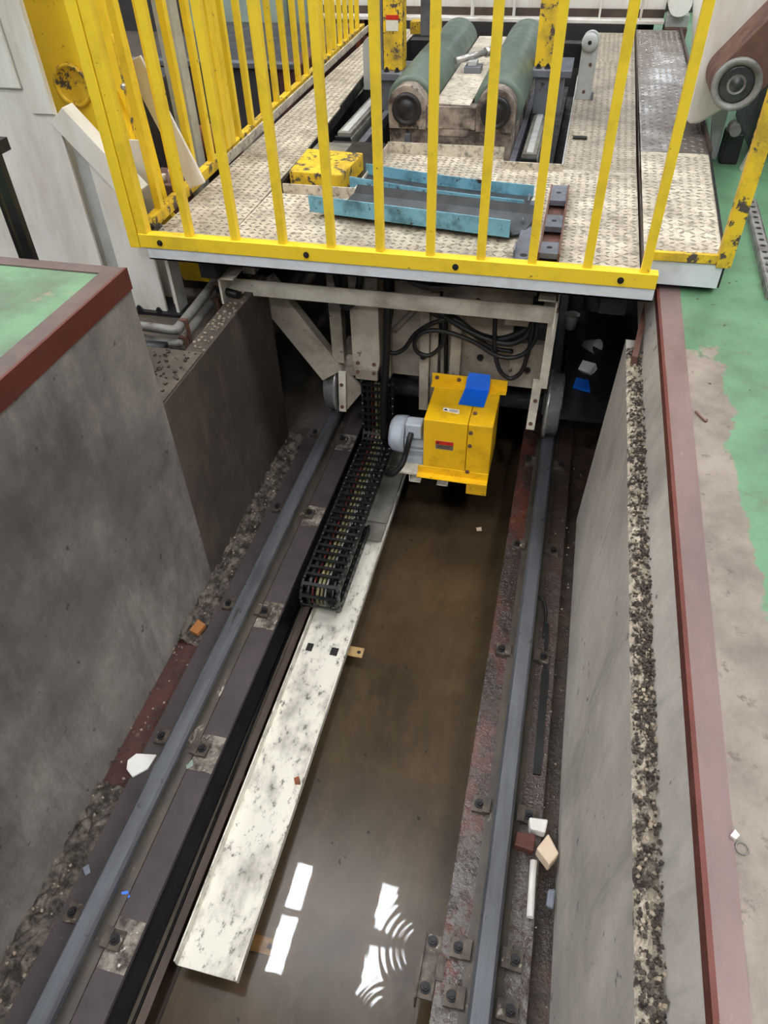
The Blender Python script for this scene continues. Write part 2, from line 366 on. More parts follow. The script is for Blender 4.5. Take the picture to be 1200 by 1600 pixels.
def bolt_mesh():
    m = MB(); m.cyl((0, 0, 0), (0, 0, .004), .013, 14).cyl((0, 0, .004), (0, 0, .013), .0095, 6, smooth=False).cyl((0, 0, .013), (0, 0, .018), .005, 10)
    return m.data('bolt', M['dark_steel'])
BOLT = bolt_mesh()
SMALL = MB().cyl((0, 0, 0), (0, -.004, 0), .008, 12).data('screw', M['rust'])

# ------------------------------------------------------------------ the setting
struct(part('floor', MB().box(.325, 4, -2, 8, -.12, 0), 'green_floor', org=(0, 0, 0)))
# right pit wall: bevelled shoulder under the floor edge, narrow ledge, lower face
wr = MB().box(.33, 1.2, -2, 2.1, -1.2, -.121)
wr.prism([(.316, -2, -.026), (.33, -2, -.026), (.33, -2, -.135), (.288, -2, -.135)], (0, 4.9, 0))
wr.add([(.27, -2, -1.2), (.34, -2, -1.2), (.34, 2.14, -1.2), (.212, 2.14, -1.2), (.256, -2, -.13), (.34, -2, -.13), (.34, 2.14, -.13), (.248, 2.14, -.13)],
       [(3,2,1,0),(4,5,6,7),(0,1,5,4),(1,2,6,5),(2,3,7,6),(3,0,4,7)])
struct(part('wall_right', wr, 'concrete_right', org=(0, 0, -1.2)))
# brown steel edge of the right floor: top strip and the thin face down the pit side
struct(part('trim_1', MB().box(.314, .322, -2, 2.9, -.026, .003), 'brown'))
struct(part('trim_2', MB().quad([(.322, -2), (.330, -2), (.392, 2.9), (.322, 2.9)], -.01, .003), 'brown_top'))
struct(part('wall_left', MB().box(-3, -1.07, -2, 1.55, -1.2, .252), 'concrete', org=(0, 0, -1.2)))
struct(part('plinth_top', MB().box(-3, -1.105, -2, 1.515, .25, .258), 'green_left'))
struct(part('trim_3', MB().box(-1.072, -1.065, -2, 1.552, .205, .262), 'brown'))
struct(part('trim_4', MB().quad([(-1.125, -2), (-1.072, -2), (-1.072, 1.55), (-1.12, 1.51)], .252, .262), 'brown_left'))
struct(part('trim_5', MB().quad([(-3, 1.51), (-1.12, 1.51), (-1.072, 1.55), (-3, 1.55)], .252, .262), 'brown_left'))
struct(part('ledge', MB().box(-1.14, -1.07, 1.55, 2.42, -1.2, -.161).box(-3, -1.14, 1.55, 2.42, -1.2, -.24), 'concrete_low', org=(0, 0, -1.2)))
struct(part('ledge_cover', MB().box(-1.30, -1.075, 1.56, 1.84, -.161, -.155), 'concrete_low'))
struct(part('pit_floor', MB().box(-2.4, 1.2, -2, 7, -1.16, -1.09), 'pit_floor', org=(0, 0, -1.2)))
struct(part('shoulder_left', MB().box(-1.07, -.965, -2, 7, -1.09, -.935), 'concrete_low'))
struct(part('shoulder_right', MB().box(.165, .30, -2, 7, -1.09, -.925), 'wet_brown'))
struct(part('recess_floor_right', MB().box(.30, 1.2, 2.1, 7, -1.09, -.93), 'concrete_low'))
struct(part('recess_floor_left', MB().box(-2.4, -1.07, 2.42, 7, -1.09, -.94), 'concrete_low'))
struct(part('wall_recess_right', MB().box(1.2, 1.3, 2.1, 7, -1.2, -.12), 'dark_wall'))
struct(part('wall_recess_left', MB().box(-2.5, -2.4, 2.42, 7, -1.2, -.16), 'dark_wall'))
struct(part('wall_back', MB().box(-6, 5, 7, 7.2, -1.2, .15), 'dark_wall'))
struct(part('floor_left', MB().box(-6, -2.4, 1.5, 8, -.3, -.2).box(-2.4, -1.36, 2.42, 8, -.3, -.2), 'concrete_low'))  # second slab added over the left recess to darken it
# left painted strip of ground beside the girder
struct(part('painted_strip', MB().box(-1.066, -.968, .72, 1.27, -.936, -.931), 'floor_red'))

# ------------------------------------------------------------------ lamps overhead, added fill lamps and the far daylight window
for i, (x, y0, y1, where) in enumerate([
        (-2.57, 2.48, 3.25, 'left row, nearer half of the mirrored pair'), (-2.57, 3.37, 4.05, 'left row, farther half of the mirrored pair'),
        (-1.15, 2.48, 3.15, 'right row, nearer half of the mirrored pair'), (-1.15, 3.40, 4.05, 'right row, farther half of the mirrored pair')]):
    t = thing('ceiling_lamp', (x, (y0+y1)/2, 9), 'white strip ceiling lamp of the ' + where, 'lamp', 'strip lamps over the pit')
    part('housing', MB().box(x-.18, x+.18, y0-.05, y1+.05, 9.02, 9.12), 'white', t)
    part('diffuser', MB().box(x-.13, x+.13, y0, y1, 9.0, 9.02), 'lamp', t)
for k, (x, y, where) in enumerate([(-4.6, -4, 'behind the photographer on the left'), (-1.15, -4, 'straight behind the photographer'), (2.6, -4, 'behind the photographer on the right'), (-2.57, -9, 'far behind the photographer, left of two'), (.3, -9, 'far behind the photographer, right of two'), (-5.6, -9, 'far behind the photographer, outermost left'), (3.3, -9, 'far behind the photographer, outermost right'), (-2.57, -13.5, 'farthest behind the photographer on the left'), (.3, -13.5, 'farthest behind the photographer on the right'), (9, 1, 'in the outermost right-hand row'), (9, 4.5, 'in the outermost right-hand row, farther along'),
                                   (3.3, 1, 'over the right-hand aisle beside the pit'), (6.2, 1, 'in the outer right-hand row'), (6.2, 4.5, 'in the outer right-hand row, farther along'),
                                   (-6.2, 1, 'over the left-hand aisle beside the pit'), (-9, 1, 'in the outer left-hand row'), (-6.2, 4.5, 'over the left-hand aisle, farther along'), (-9, 4.5, 'in the outer left-hand row, farther along'),
                                   (2.6, 9.5, 'far over the right end of the deck'), (-2.57, 10.5, 'far over the left end of the deck')]):
    y0, y1 = y-.8, y+.8  # unseen lamps added to brighten the walls and camera-facing faces
    t = thing('ceiling_lamp', (x, y, 9), 'added long fill lamp ' + where, 'lamp')
    part('housing', MB().box(x-.30, x+.30, y0-.05, y1+.05, 9.02, 9.12), 'white', t)
    part('diffuser', MB().box(x-.24, x+.24, y0, y1, 9.0, 9.02), 'lamp', t)
struct(part('window_1', MB().box(1.5, 2.3, 22, 22.1, 4.2, 5.9), 'daylight'))

# ------------------------------------------------------------------ rails, girders, clips
def profile_y(pts, cx, y0, y1): return MB().prism([(cx+x, y0, z) for x, z in pts], (0, y1-y0, 0))
HEAD = [(-.026, -.848), (-.026, -.829), (-.019, -.821), (.019, -.821), (.026, -.829), (.026, -.848), (.008, -.853), (.008, -.874), (-.008, -.874), (-.008, -.853)]
clipm = MB().box(-.026, .022, -.022, .022, 0, .012).box(-.026, -.006, -.022, .022, .012, .018)
CLIP = clipm.data('clip', M['clip'])
def rail(cx, label, ys_in, ys_out, inner):
    t = thing('track_rail', (cx, 1, -.885), label, 'rail', 'crane rails of the pit track')
    part('rail_head', profile_y(HEAD, cx, -.8, 6.5), 'rail', t)
    part('rail_foot', profile_y([(-.046, -.885), (.046, -.885), (.046, -.879), (.010, -.872), (-.010, -.872), (-.046, -.879)], cx, -.8, 6.5), 'rail_side', t)
    for ys, sx in ((ys_in, inner), (ys_out, -inner)):
        for y in ys:
            x = cx + sx*.062
            c = link('clip', CLIP, (x, y, -.884), t); c.rotation_euler.z = 0 if sx > 0 else math.pi
            b = link('bolt', BOLT, (x+sx*.004, y, -.871), c); b.location = (.004, 0, .013)
    return t
rl = rail(-.868, 'left worn steel rail beside the dark girder and cable tray', [.37, .88, 1.40, 1.90, 2.38, 2.9], [.40, .89, 1.405, 1.905, 2.4], 1)
rr = rail(.073, 'right worn steel rail beside the pale pit wall', [.44, .54, .896, 1.418, 1.90, 2.40], [.442, .544, .894, 1.417, 1.894, 2.39], -1)

g = thing('rail_girder', (-.862, 1, -1.09), 'dark grey steel girder under the left rail', 'girder')
part('top_flange', MB().box(-.972, -.748, -.8, 6.5, -.899, -.885), 'girder', g)
part('web', MB().box(-.876, -.848, -.8, 6.5, -1.075, -.899), 'dark_steel', g)
part('bottom_flange', MB().box(-.96, -.77, -.8, 6.5, -1.09, -1.075), 'dark_steel', g)
for y in (.37, .88, 1.40, 1.90, 2.38):
    part('sole_plate', MB().box(-.821, -.749, y-.062, y+.052, -.885, -.8842), 'sole', g)
g = thing('rail_girder', (.07, 1, -1.09), 'wet rust-red steel girder under the right rail', 'girder')
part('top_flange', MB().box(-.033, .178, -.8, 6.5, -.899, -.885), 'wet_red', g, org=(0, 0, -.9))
part('web', MB().box(.058, .088, -.8, 6.5, -1.075, -.899), 'dark_steel', g)
part('bottom_flange', MB().box(-.02, .165, -.8, 6.5, -1.09, -1.075), 'dark_steel', g)
jb = part('joint_bracket', MB().box(-.073, -.035, .425, .56, -.900, -.894).box(-.076, -.072, .42, .565, -.97, -.880).box(-.036, -.018, .465, .515, -.8845, -.879), 'clip', g)
for y in (.447, .545): link('bolt', BOLT, (-.055, y, -.894), jb)

# brown angle and thin lead between girder and tray
tag(part('trench_angle', MB().box(-.722, -.716, -.8, 2.5, -1.09, -1.012).box(-.716, -.690, -.8, 2.5, -1.09, -1.076).box(-.722, -.700, -.8, 2.5, -1.014, -1.010), 'brown_steel'),
    'long dark brown steel angle beside the ivory cable tray', 'angle bar')
tag(part('thin_cable', MB().tube([(-.762, -.8, -1.083), (-.752, .3, -1.083), (-.756, .8, -1.083), (-.764, 1.4, -1.083), (-.762, 2.3, -1.083)], .0045, 8), 'black'),
    'thin black cable along the dark gap beside the left girder', 'cable')
tag(part('hose_clamp', MB().tube([(-.735, .868, -1.065), (-.722, .878, -1.05), (-.712, .893, -1.05), (-.72, .91, -1.06), (-.738, .908, -1.07)], .006, 8), 'rust'),
    'small rusty hook in the dark gap beside the girder', 'hook')

# ------------------------------------------------------------------ water with drip rings
def water():
    nx, ny = 150, 110
    xs = [-.72, -.6, -.45, -.36] + [-.33 + .33*i/nx for i in range(nx+1)]
    ys = [-1.0, .1, .25, .34] + [.36 + .46*j/ny for j in range(ny+1)] + [.9, 1.3, 2.2, 4, 6.8]
    cx, cy = -.075, .565
    vs = []
    for y in ys:
        for x in xs:
            d = math.hypot(x-cx, y-cy); d2 = math.hypot(x+.14, y-.40)
            a = 0.00013*math.exp(-((d-.065)/.022)**2)*math.sin(2*math.pi*d/.0165)
            a += 0.00003*math.exp(-((d-.11)/.03)**2)*math.sin(2*math.pi*d/.020)
            a += 0.00007*math.exp(-((d2-.06)/.025)**2)*math.sin(2*math.pi*d2/.0185)
            e = min(1, max(0, (x+.31)/.06), (y-.36)/.05 if y < .6 else max(0, (.81-y)/.05)); vs.append((min(x, -.02), y, -1.06 + a*max(0, e)))
    n = len(xs)
    fs = [(j*n+i, j*n+i+1, (j+1)*n+i+1, (j+1)*n+i) for j in range(len(ys)-1) for i in range(n-1)]
    o = part('pit_water', MB().add(vs, fs, True), 'water', org=(0, 0, -1.06))
    stuff(o); o['label'] = 'shallow brown water between the rails with drip rings near the right rail'; o['category'] = 'water'
water()

# ------------------------------------------------------------------ cable tray and drag chain
t = thing('cable_tray', (-.594, 1.4, -1.09), 'long ivory steel cable tray lying over the water, scuffed and grimy', 'cable tray')
part('tray_base', MB().box(-.676, -.511, .378, 2.52, -1.004, -1.0), 'tray', t)
part('tray_lip', MB().quad([(-.676, .378), (-.672, .378), (-.672, 2.52), (-.676, 2.52)], -1.004, -.968), 'tray', t)
part('tray_lip', MB().quad([(-.515, .378), (-.511, .378), (-.511, 2.52), (-.515, 2.52)], -1.012, -.986), 'tray', t)
for y in (.6, 1.41, 2.2):
    part('tray_foot', MB().box(-.65, -.54, y-.02, y+.02, -1.09, -1.004), 'rust', t)
for y, z in ((.487, -1.075), (1.41, -1.026)):
    tb = part('mounting_tab', MB().box(-.53, -.462, y-.02, y+.02, z-.004, z).box(-.53, -.526, y-.02, y+.02, -1.09, z), 'ochre_tab', t)
    part('bolt_hole', MB().cyl((-.477, y, z), (-.477, y, z+.0005), .007, 12), 'ink', tb)
for x, w in ((-.655, .016), (-.568, .020)):
    part('slot_hole', MB().box(x, x+w+.006, 1.36, 1.392, -1.0, -.9985), 'ink', t)
for y0, y1, dx in ((1.90, 2.0, -.002), (2.0, 2.36, 0), (2.36, 2.5, .004)):
    part('cover_strip', MB().box(-.606+dx, -.515+dx, y0, y1-.004, -.972+dx, -.967+dx), 'strip', t)
tag(part('rust_flake', MB().chip((-.53, .90, -.995), .012, .6), 'orange'), 'small orange rust flake on the ivory cable tray', 'flake')

def chain():
    t = thing('cable_chain', (-.635, 1.45, -1.0), 'black plastic cable drag chain curling down into the ivory tray', 'cable chain')
    path = []
    def seg(a, b):
        a = Vector(a); b = Vector(b); n = max(2, int((b-a).length/.004))
        path.extend([a + (b-a)*i/n for i in range(n)])
    def arc(cy, cz, r, a0, a1):
        n = max(3, int(abs(a1-a0)*r/.004))
        path.extend([Vector((cy + r*math.cos(a0+(a1-a0)*i/n), cz + r*math.sin(a0+(a1-a0)*i/n))) for i in range(n)])
    seg((2.395, -.57), (2.395, -.79)); arc(2.335, -.79, .06, 0, -math.pi/2); seg((2.335, -.85), (1.55, -.85))
    arc(1.55, -.898, .048, math.pi/2, 3*math.pi/2); seg((1.55, -.946), (1.95, -.946))
    pitch = .036; w = .064; cx = -.637
    plate = MB()
    link_m = MB()
    for sx in (-1, 1):
        x = sx*w
        out = []
        for k in range(14):
            a = 2*math.pi*k/14
            out.append((x-.004, math.cos(a)*.012 + (.012 if math.cos(a) > 0 else -.012), math.sin(a)*.020))
        link_m.prism(out, (.008, 0, 0))
        link_m.cyl((x+sx*.004, .008, 0), (x+sx*.006, .008, 0), .006, 10)
    link_m.box(-w, w, -.006, .006, .013, .018).box(-w, w, -.006, .006, -.018, -.013)
    for x in (-.02, .03): link_m.box(x-.002, x+.002, -.005, .005, -.014, .014)
    lm = link_m.data('chain_link', M['black_plastic'])
    d = 0; nxt = 0; cnt = 0
    for i in range(1, len(path)):
        d += (path[i]-path[i-1]).length
        if d >= nxt:
            nxt += pitch
            tg = (path[i]-path[i-1]).normalized(); p = path[i]
            o = link('chain_link', lm, (cx, p.x, p.y), t)
            o.rotation_euler = (math.atan2(tg.y, tg.x), 0, 0)
    for dx, m, r in ((-.045, 'black', .008), (-.01, 'cables', .006), (.005, 'cables', .0055), (.045, 'black', .007), (-.028, 'red_wire', .003), (.018, 'pipe_grey', .004)):
        part('cable', MB().tube([(cx+dx, p.x, p.y) for p in path[::9]] , r, 8, 1), m, t)
    return t
chain()

# ------------------------------------------------------------------ deck of the transfer car
DZ = .08
def treads(mb, q, z, pitch=.027, k=1.0):
    """raised lozenges over the four-cornered outline q: (x0,x1 at the front), (x0,x1 at the back), y0, y1"""
    (a0, a1), (b0, b1), y0, y1 = q
    ny = int((y1-y0)/pitch)
    for j in range(ny):
        y = y0 + (j+.5)*pitch; f = (y-y0)/(y1-y0)
        x0 = a0+(b0-a0)*f; x1 = a1+(b1-a1)*f; nx = int((x1-x0)/pitch)
        for i in range(nx):
            x = x0 + (i+.5)*(x1-x0)/nx; s = 1 if (i+j) % 2 else -1
            ux, uy = .0105*.8*k, s*.0105*.6*k; px, py = -uy*.32, ux*.32
            mb.add([(x-ux, y-uy, z), (x+px, y+py, z), (x+ux, y+uy, z), (x-px, y-py, z), (x-ux*.45, y-uy*.45, z+.0022), (x+ux*.45, y+uy*.45, z+.0022)],
                   [(0, 3, 4), (3, 2, 5), (3, 5, 4), (2, 1, 5), (1, 0, 4), (1, 4, 5)])
t = thing('transfer_deck', (-.55, 2.6, 0), 'cream chequer-plate deck of the transfer car behind the yellow railing', 'deck')
plates = [((-1.345, -1.085), (-1.42, -1.15), 2.13, 5.7, 'deck'), ((-1.085, -.757), (-1.085, -.757), 2.13, 2.615, 'deck'), ((-.757, -.27), (-.757, -.27), 2.13, 3.13, 'deck'),
          ((-.27, -.03), (-.27, -.03), 2.13, 3.02, 'deck'), ((-.03, .247), (-.03, .25), 2.13, 3.04, 'deck'), ((-.03, .249), (-.03, .275), 3.043, 5.7, 'deck_back')]
mb = MB()
for a, b, y0, y1, m in plates:
    part('deck_plate', MB().quad([(a[0], y0), (a[1], y0), (b[1], y1), (b[0], y1)], DZ-.006, DZ), m, t)
    treads(mb, (a, b, y0+.01, y1-.01), DZ)
stuff(part('tread_pattern', mb, 'tread', t))
part('fascia', MB().box(-1.345, .292, 2.104, 2.13, .020, .074).box(-1.345, .292, 2.104, 2.19, .020, .025), 'fascia', t)
# dark well below the two slide slots
part('slot_pan', MB().box(-1.10, -.02, 2.62, 4.7, -.07, -.06), 'dark_steel', t)
part('under_frame', MB().box(-1.2, .27, 2.5, 2.58, -.06, .07).box(-1.3, .27, 5.4, 5.5, -.06, .07).box(-1.2, -1.14, 2.16, 5.5, -.06, .07).box(.15, .23, 2.16, 5.5, -.06, .07), 'dark_steel', t)
# lips round the slots
part('slot_lip', MB().box(-1.036, -.757, 2.605, 2.61, .08, .115), 'lip', t)
part('slot_lip', MB().box(-.757, -.752, 2.605, 3.14, .08, .115), 'lip', t)
part('slot_lip', MB().box(-.752, -.27, 3.118, 3.124, .08, .125), 'lip', t)
part('slot_lip', MB().box(-.27, -.03, 3.005, 3.011, .08, .108), 'lip', t)
part('slot_lip', MB().quad([(-1.040, 2.605), (-1.034, 2.605), (-1.090, 3.6), (-1.096, 3.6)], .08, .12), 'dark_steel', t)
part('slot_lip', MB().quad([(-1.096, 3.6), (-1.090, 3.6), (-1.15, 4.5), (-1.156, 4.5)], .08, .13), 'dark_steel', t)
part('slot_lip', MB().box(-.036, -.031, 3.01, 4.5, .078, .090), 'grey_paint', t)
part('toe_board', MB().quad([(-1.376, 2.85), (-1.368, 2.85), (-1.468, 5.6), (-1.476, 5.6)], .08, .115), 'lip', t)

# right-hand side step
t = thing('side_step', (.39, 3, 0), 'raised chequer-plate side step right of the deck, worn bare along its middle', 'step')
mb = MB(); treads(mb, ((.262, .482), (.264, .518), 2.245, 3.235), .1, .030, 1.2)
part('step_plate', MB().quad([(.256, 2.235), (.487, 2.225), (.524, 3.243), (.258, 3.243)], .094, .1), 'deck', t)
stuff(part('tread_pattern', mb, 'tread', t))
mb = MB(); treads(mb, ((.264, .518), (.288, .54), 3.26, 5.69), .1, .030, 1.2)
part('step_plate', MB().quad([(.258, 3.248), (.524, 3.248), (.546, 5.7), (.284, 5.7)], .094, .1), 'step_steel', t)
stuff(part('tread_pattern', mb, 'step_steel', t))
part('step_front', MB().box(.262, .484, 2.226, 2.236, .022, .094), 'fascia', t)
part('step_side', MB().quad([(.251, 2.235), (.256, 2.235), (.284, 5.7), (.279, 5.7)], .0, .1), 'brown_steel', t)
part('step_side', MB().quad([(.484, 2.235), (.492, 2.235), (.531, 3.245), (.523, 3.245)], .02, .106), 'dark_steel', t)
part('step_side', MB().quad([(.522, 3.245), (.534, 3.245), (.556, 5.7), (.544, 5.7)], .0, .118), 'brown_steel', t)
part('step_foot', MB().box(.33, .44, 2.3, 2.36, 0, .094), 'dark_steel', t)

# ------------------------------------------------------------------ railings
def tube_post(name, x, y, z0, z1, w, par, d=None, mat='yellow'):
    d = d or w
    return part(name, MB().box(x-w/2, x+w/2, y-d/2, y+d/2, z0, z1), mat, par, .002)
t = thing('front_railing', (-.55, 2.115, .07), 'yellow steel railing with square bars along the front of the deck', 'railing')
part('bottom_rail', MB().box(-1.366, .292, 2.098, 2.104, .062, .106).box(-1.366, .292, 2.104, 2.135, .098, .106), 'yellow', t, .001)
for i, x in enumerate([-1.186, -1.024, -.862, -.700, -.541, -.382, -.226, -.072, .090, .254]):
    tube_post('baluster', x, 2.119, .106, 1.16, .0255, t)
part('corner_post', MB().box(-1.405, -1.369, 2.098, 2.134, .058, 1.2), 'yellow', t, .002)
part('corner_post', MB().box(-1.367, -1.333, 2.102, 2.136, .070, 1.2), 'yellow', t, .002)
part('top_rail', MB().box(-1.405, .27, 2.102, 2.136, 1.16, 1.20), 'yellow', t, .002)
for x in (-1.29, -.78, -.30, .19):
    o = link('bolt', BOLT, (x, 2.098, .082), t); o.rotation_euler = (math.pi/2, 0, 0); o.scale = (.75, .75, .6)

fx = lambda y: -1.368 - .041*(y-2.1)
t = thing('side_railing', (-1.40, 3.7, .08), 'yellow steel railing running back along the left side of the deck', 'railing')
part('bottom_rail', MB().quad([(fx(2.14)-.016, 2.14), (fx(2.14)+.016, 2.14), (fx(5.6)+.016, 5.6), (fx(5.6)-.016, 5.6)], .085, .122), 'yellow_worn', t, .001)
for y in (2.29, 2.45, 2.61, 2.79, 3.11, 3.28, 3.46, 3.66, 3.85, 4.04, 4.20, 4.38, 4.56, 4.70, 4.82, 4.97, 5.12, 5.28, 5.44):
    tube_post('baluster', fx(y), y, .122, 1.16, .026, t)
for y in (2.955, 3.005): tube_post('middle_post', fx(y), y, .122, 1.2, .042, t)
part('top_rail', MB().quad([(fx(2.14)-.016, 2.14), (fx(2.14)+.016, 2.14), (fx(5.6)+.016, 5.6), (fx(5.6)-.016, 5.6)], 1.16, 1.2), 'yellow', t, .002)
o = link('bolt', BOLT, (-1.352, 2.16, .105), t); o.rotation_euler = (0, math.pi/2, 0)

t = thing('step_railing', (.38, 2.23, .1), 'short yellow railing across the front of the side step', 'railing')
part('bottom_rail', MB().bar((.262, 2.222, .112), (.475, 2.228, .112), .016, .026), 'yellow_worn', t, .001)
part('end_post', MB().box(.462, .504, 2.216, 2.250, .09, 1.2), 'yellow_worn', t, .002)
part('top_rail', MB().box(.262, .504, 2.212, 2.246, 1.2, 1.24), 'yellow', t, .002)

# ------------------------------------------------------------------ slides, lifting columns, arms
def slide(x0, x1, y0, y1, zt, label):
    t = thing('linear_slide', ((x0+x1)/2, (y0+y1)/2, -.06), label, 'slide', 'linear slides in the deck slots')
    part('slide_bed', MB().box(x0-.042, x1+.06, y0-.01, y1+.3, -.058, .035), 'dark_steel', t)
    part('guide_rail', MB().box(x0, x1, y0, y1+.3, .035, zt-.018).box(x0+.006, x1-.006, y0+.02, y1+.3, zt-.018, zt), 'strip', t, .002)
    part('guide_cap', MB().box(x0+.022, x1-.022, y0+.03, y1+.3, zt, zt+.004), 'grey_paint', t)
    part('end_stop', MB().box(x0+.002, x1-.002, y0-.012, y0-.001, .038, zt-.008), 'dark_steel', t, .002)
    part('cover_strip', MB().box(x1+.02, x1+.05, y0, y1+.3, .036, .06) if x0 < -.5 else MB().box(x0-.042, x0-.018, y0-.08, y1+.3, .036, .075), 'slate', t)
slide(-1.03, -.955, 3.28, 4.2, .1, 'grey linear slide in the left deck slot behind the yellow block')
slide(-.205, -.135, 3.12, 4.2, .1, 'grey linear slide in the right deck slot beside the roller frame')
def lift(x0, x1, y, zb, label, sgn, base):
    t = thing('lifting_post', ((x0+x1)/2, y, .1), label, 'column', 'yellow lifting columns on the slides')
    part('carriage_block', MB().box(base[0]+.02, base[1]-.03, y-.03, y+.16, .104, zb-.03), 'slate', t, .003)
    part('base_plate', MB().box(base[0], base[1], y-.055, y+.2, zb-.03, zb), 'slate', t, .003)
    part('column_body', MB().box(x0, x1, y+.0, y+.09, zb, 1.25), 'yellow_worn', t, .004)
    part('side_channel', MB().box(x0-.03, x0-.004, y+.01, y+.08, zb, 1.25) if sgn > 0 else MB().box(x1+.004, x1+.026, y+.0, y+.08, zb, 1.25), 'slate', t)
    for x in (x0+.02, x1-.02): link('bolt', BOLT, (x, y-.026, zb), t)
    return t
lt = lift(-.90, -.812, 3.68, .262, 'chipped yellow lifting column on the left slide', 1, (-.93, -.79))
part('mount_plate', MB().box(-.775, -.695, 3.9, 3.93, .36, 1.2), 'slate', lt, .003)
part('mount_bracket', MB().box(-.83, -.69, 3.93, 4.0, .36, .41), 'yellow_worn', lt, .002)
part('sticker', MB().box(-.885, -.830, 3.676, 3.679, .415, .455), 'white_label', lt)
part('sticker', MB().box(-.885, -.828, 3.676, 3.679, .457, .474), 'red_label', lt)
for z in (.37, .46): link('screw', SMALL, (-.715, 3.9, z), lt)
lift(-.222, -.142, 3.72, .285, 'chipped yellow lifting column on the right slide', -1, (-.228, -.055))
def arm(x0, x1, y, z1, label, disc):
    t = thing('swing_stop', ((x0+x1)/2, y, .08), label, 'arm', 'grey stop arms by the slides')
    r = (x1-x0)/2; cx = (x0+x1)/2
    pts = [(x0, y, .08), (x1, y, .08)] + [(cx+r*math.cos(a), y, z1-r+r*math.sin(a)) for a in [math.pi*k/10 for k in range(11)]]
    part('arm_plate', MB().prism(pts, (0, .035, 0)), 'grey_paint', t, .002)
    if disc:
        part('disc', MB().lathe((cx-.005, y-.022, z1-r-.005), (0, 1, 0), [(0, .012), (.0, .034), (.006, .038), (.022, .038)]), 'grey_paint', t)
        part('socket', MB().cyl((cx-.005, y-.024, z1-r-.005), (cx-.005, y-.021, z1-r-.005), .009, 12), 'ink', t)
        link('screw', SMALL, (cx, y, .115), t); link('screw', SMALL, (cx+.012, y, .23), t)
        part('foot_tab', MB().box(x1, x1+.012, y-.005, y+.02, .08, .115), 'slate', t)
    else:
        for z, s in ((.27, 1.2), (.23, .8)):
            o = link('bolt', BOLT, (cx+.01, y, z), t); o.rotation_euler = (math.pi/2, 0, 0)
arm(-.030, .046, 4.06, .365, 'light grey stop arm with round disc right of the right lifting column', True)
arm(-1.112, -1.02, 4.1, .315, 'grey bolted stop arm behind the left lifting column', False)

# ------------------------------------------------------------------ roller frame
t = thing('roller_carrier', (-.5, 3.7, -.06), 'grimy frame in the deck carrying two green rollers', 'roller frame')
part('frame_body', MB().box(-.755, -.25, 3.226, 4.5, -.06, .138), 'bearing', t, .006)
part('front_plate', MB().box(-.755, -.25, 3.165, 3.225, -.06, .17), 'bearing', t, .006)
part('front_rib', MB().box(-.600, -.398, 3.160, 3.225, .17, .255), 'bearing', t, .004)
part('frame_top', MB().box(-.574, -.424, 3.162, 4.5, .14, .255), 'bearing', t, .006)
part('top_plate', MB().box(-.572, -.426, 3.175, 4.5, .255, .259), 'lip', t)
for cx in (-.678, -.320):
    pts = [(cx-.075, 3.15, .168)] + [(cx+.078, 3.15, .168)] + [(cx+.078*math.cos(a), 3.15, .248+.078*math.sin(a)) for a in [math.pi*k/14 for k in range(15)]]
    part('bearing_block', MB().prism(pts, (0, .075, 0)), 'bearing', t, .003)
    part('bearing_cap', MB().lathe((cx, 3.128, .243), (0, 1, 0), [(0, .006), (.0, .030), (.006, .034), (.006, .044), (.0, .048), (.003, .058), (.03, .060)], 30), 'dark_steel', t)
    part('centre_screw', MB().cyl((cx, 3.122, .243), (cx, 3.13, .243), .010, 6), 'dark_steel', t)
part('latch_block', MB().box(-.690, -.664, 3.155, 3.17, .09, .15), 'slate', t, .002)
for cx, w in ((-.678, 'left'), (-.320, 'right')):
    o = tag(part('roller', MB().lathe((cx, 3.23, .246), (0, 1, 0), [(0, .08), (.004, .094), (.022, .1), (.55, .1035), (1.1, .1), (1.235, .1), (1.25, .085)], 40), 'roller'),
            w + ' green rubber-covered roller lying in the grimy frame', 'roller', 'green rollers')
# sensor on the frame
t = thing('sensor_bracket', (-.49, 3.73, .259), 'small silver sensor on a dark block between the green rollers', 'sensor')
part('block', MB().box(-.53, -.455, 3.68, 3.76, .259, .285), 'slate', t, .003)
part('clamp', MB().box(-.515, -.475, 3.69, 3.75, .285, .305), 'grey_paint', t, .003)
part('sensor_body', MB().cyl((-.57, 3.68, .307), (-.43, 3.80, .325), .014, 14).cyl((-.45, 3.783, .322), (-.43, 3.80, .325), .02, 14), 'chrome', t)

# ------------------------------------------------------------------ loose things on the deck
t = thing('stop_block', (-.93, 2.8, .08), 'worn yellow stop block in a pale tray at the left slot', 'block')
part('block_body', MB().quad([(-1.022, 2.655), (-.815, 2.645), (-.80, 2.90), (-1.035, 2.92)], .08, .145), 'yellow_worn', t, .004)
part('grey_plate', MB().box(-1.045, -.90, 2.92, 3.1, .09, .118), 'strip', t, .002)
part('block_bed', MB().box(-1.03, -.77, 2.62, 3.25, -.06, .08), 'dark_steel', t)

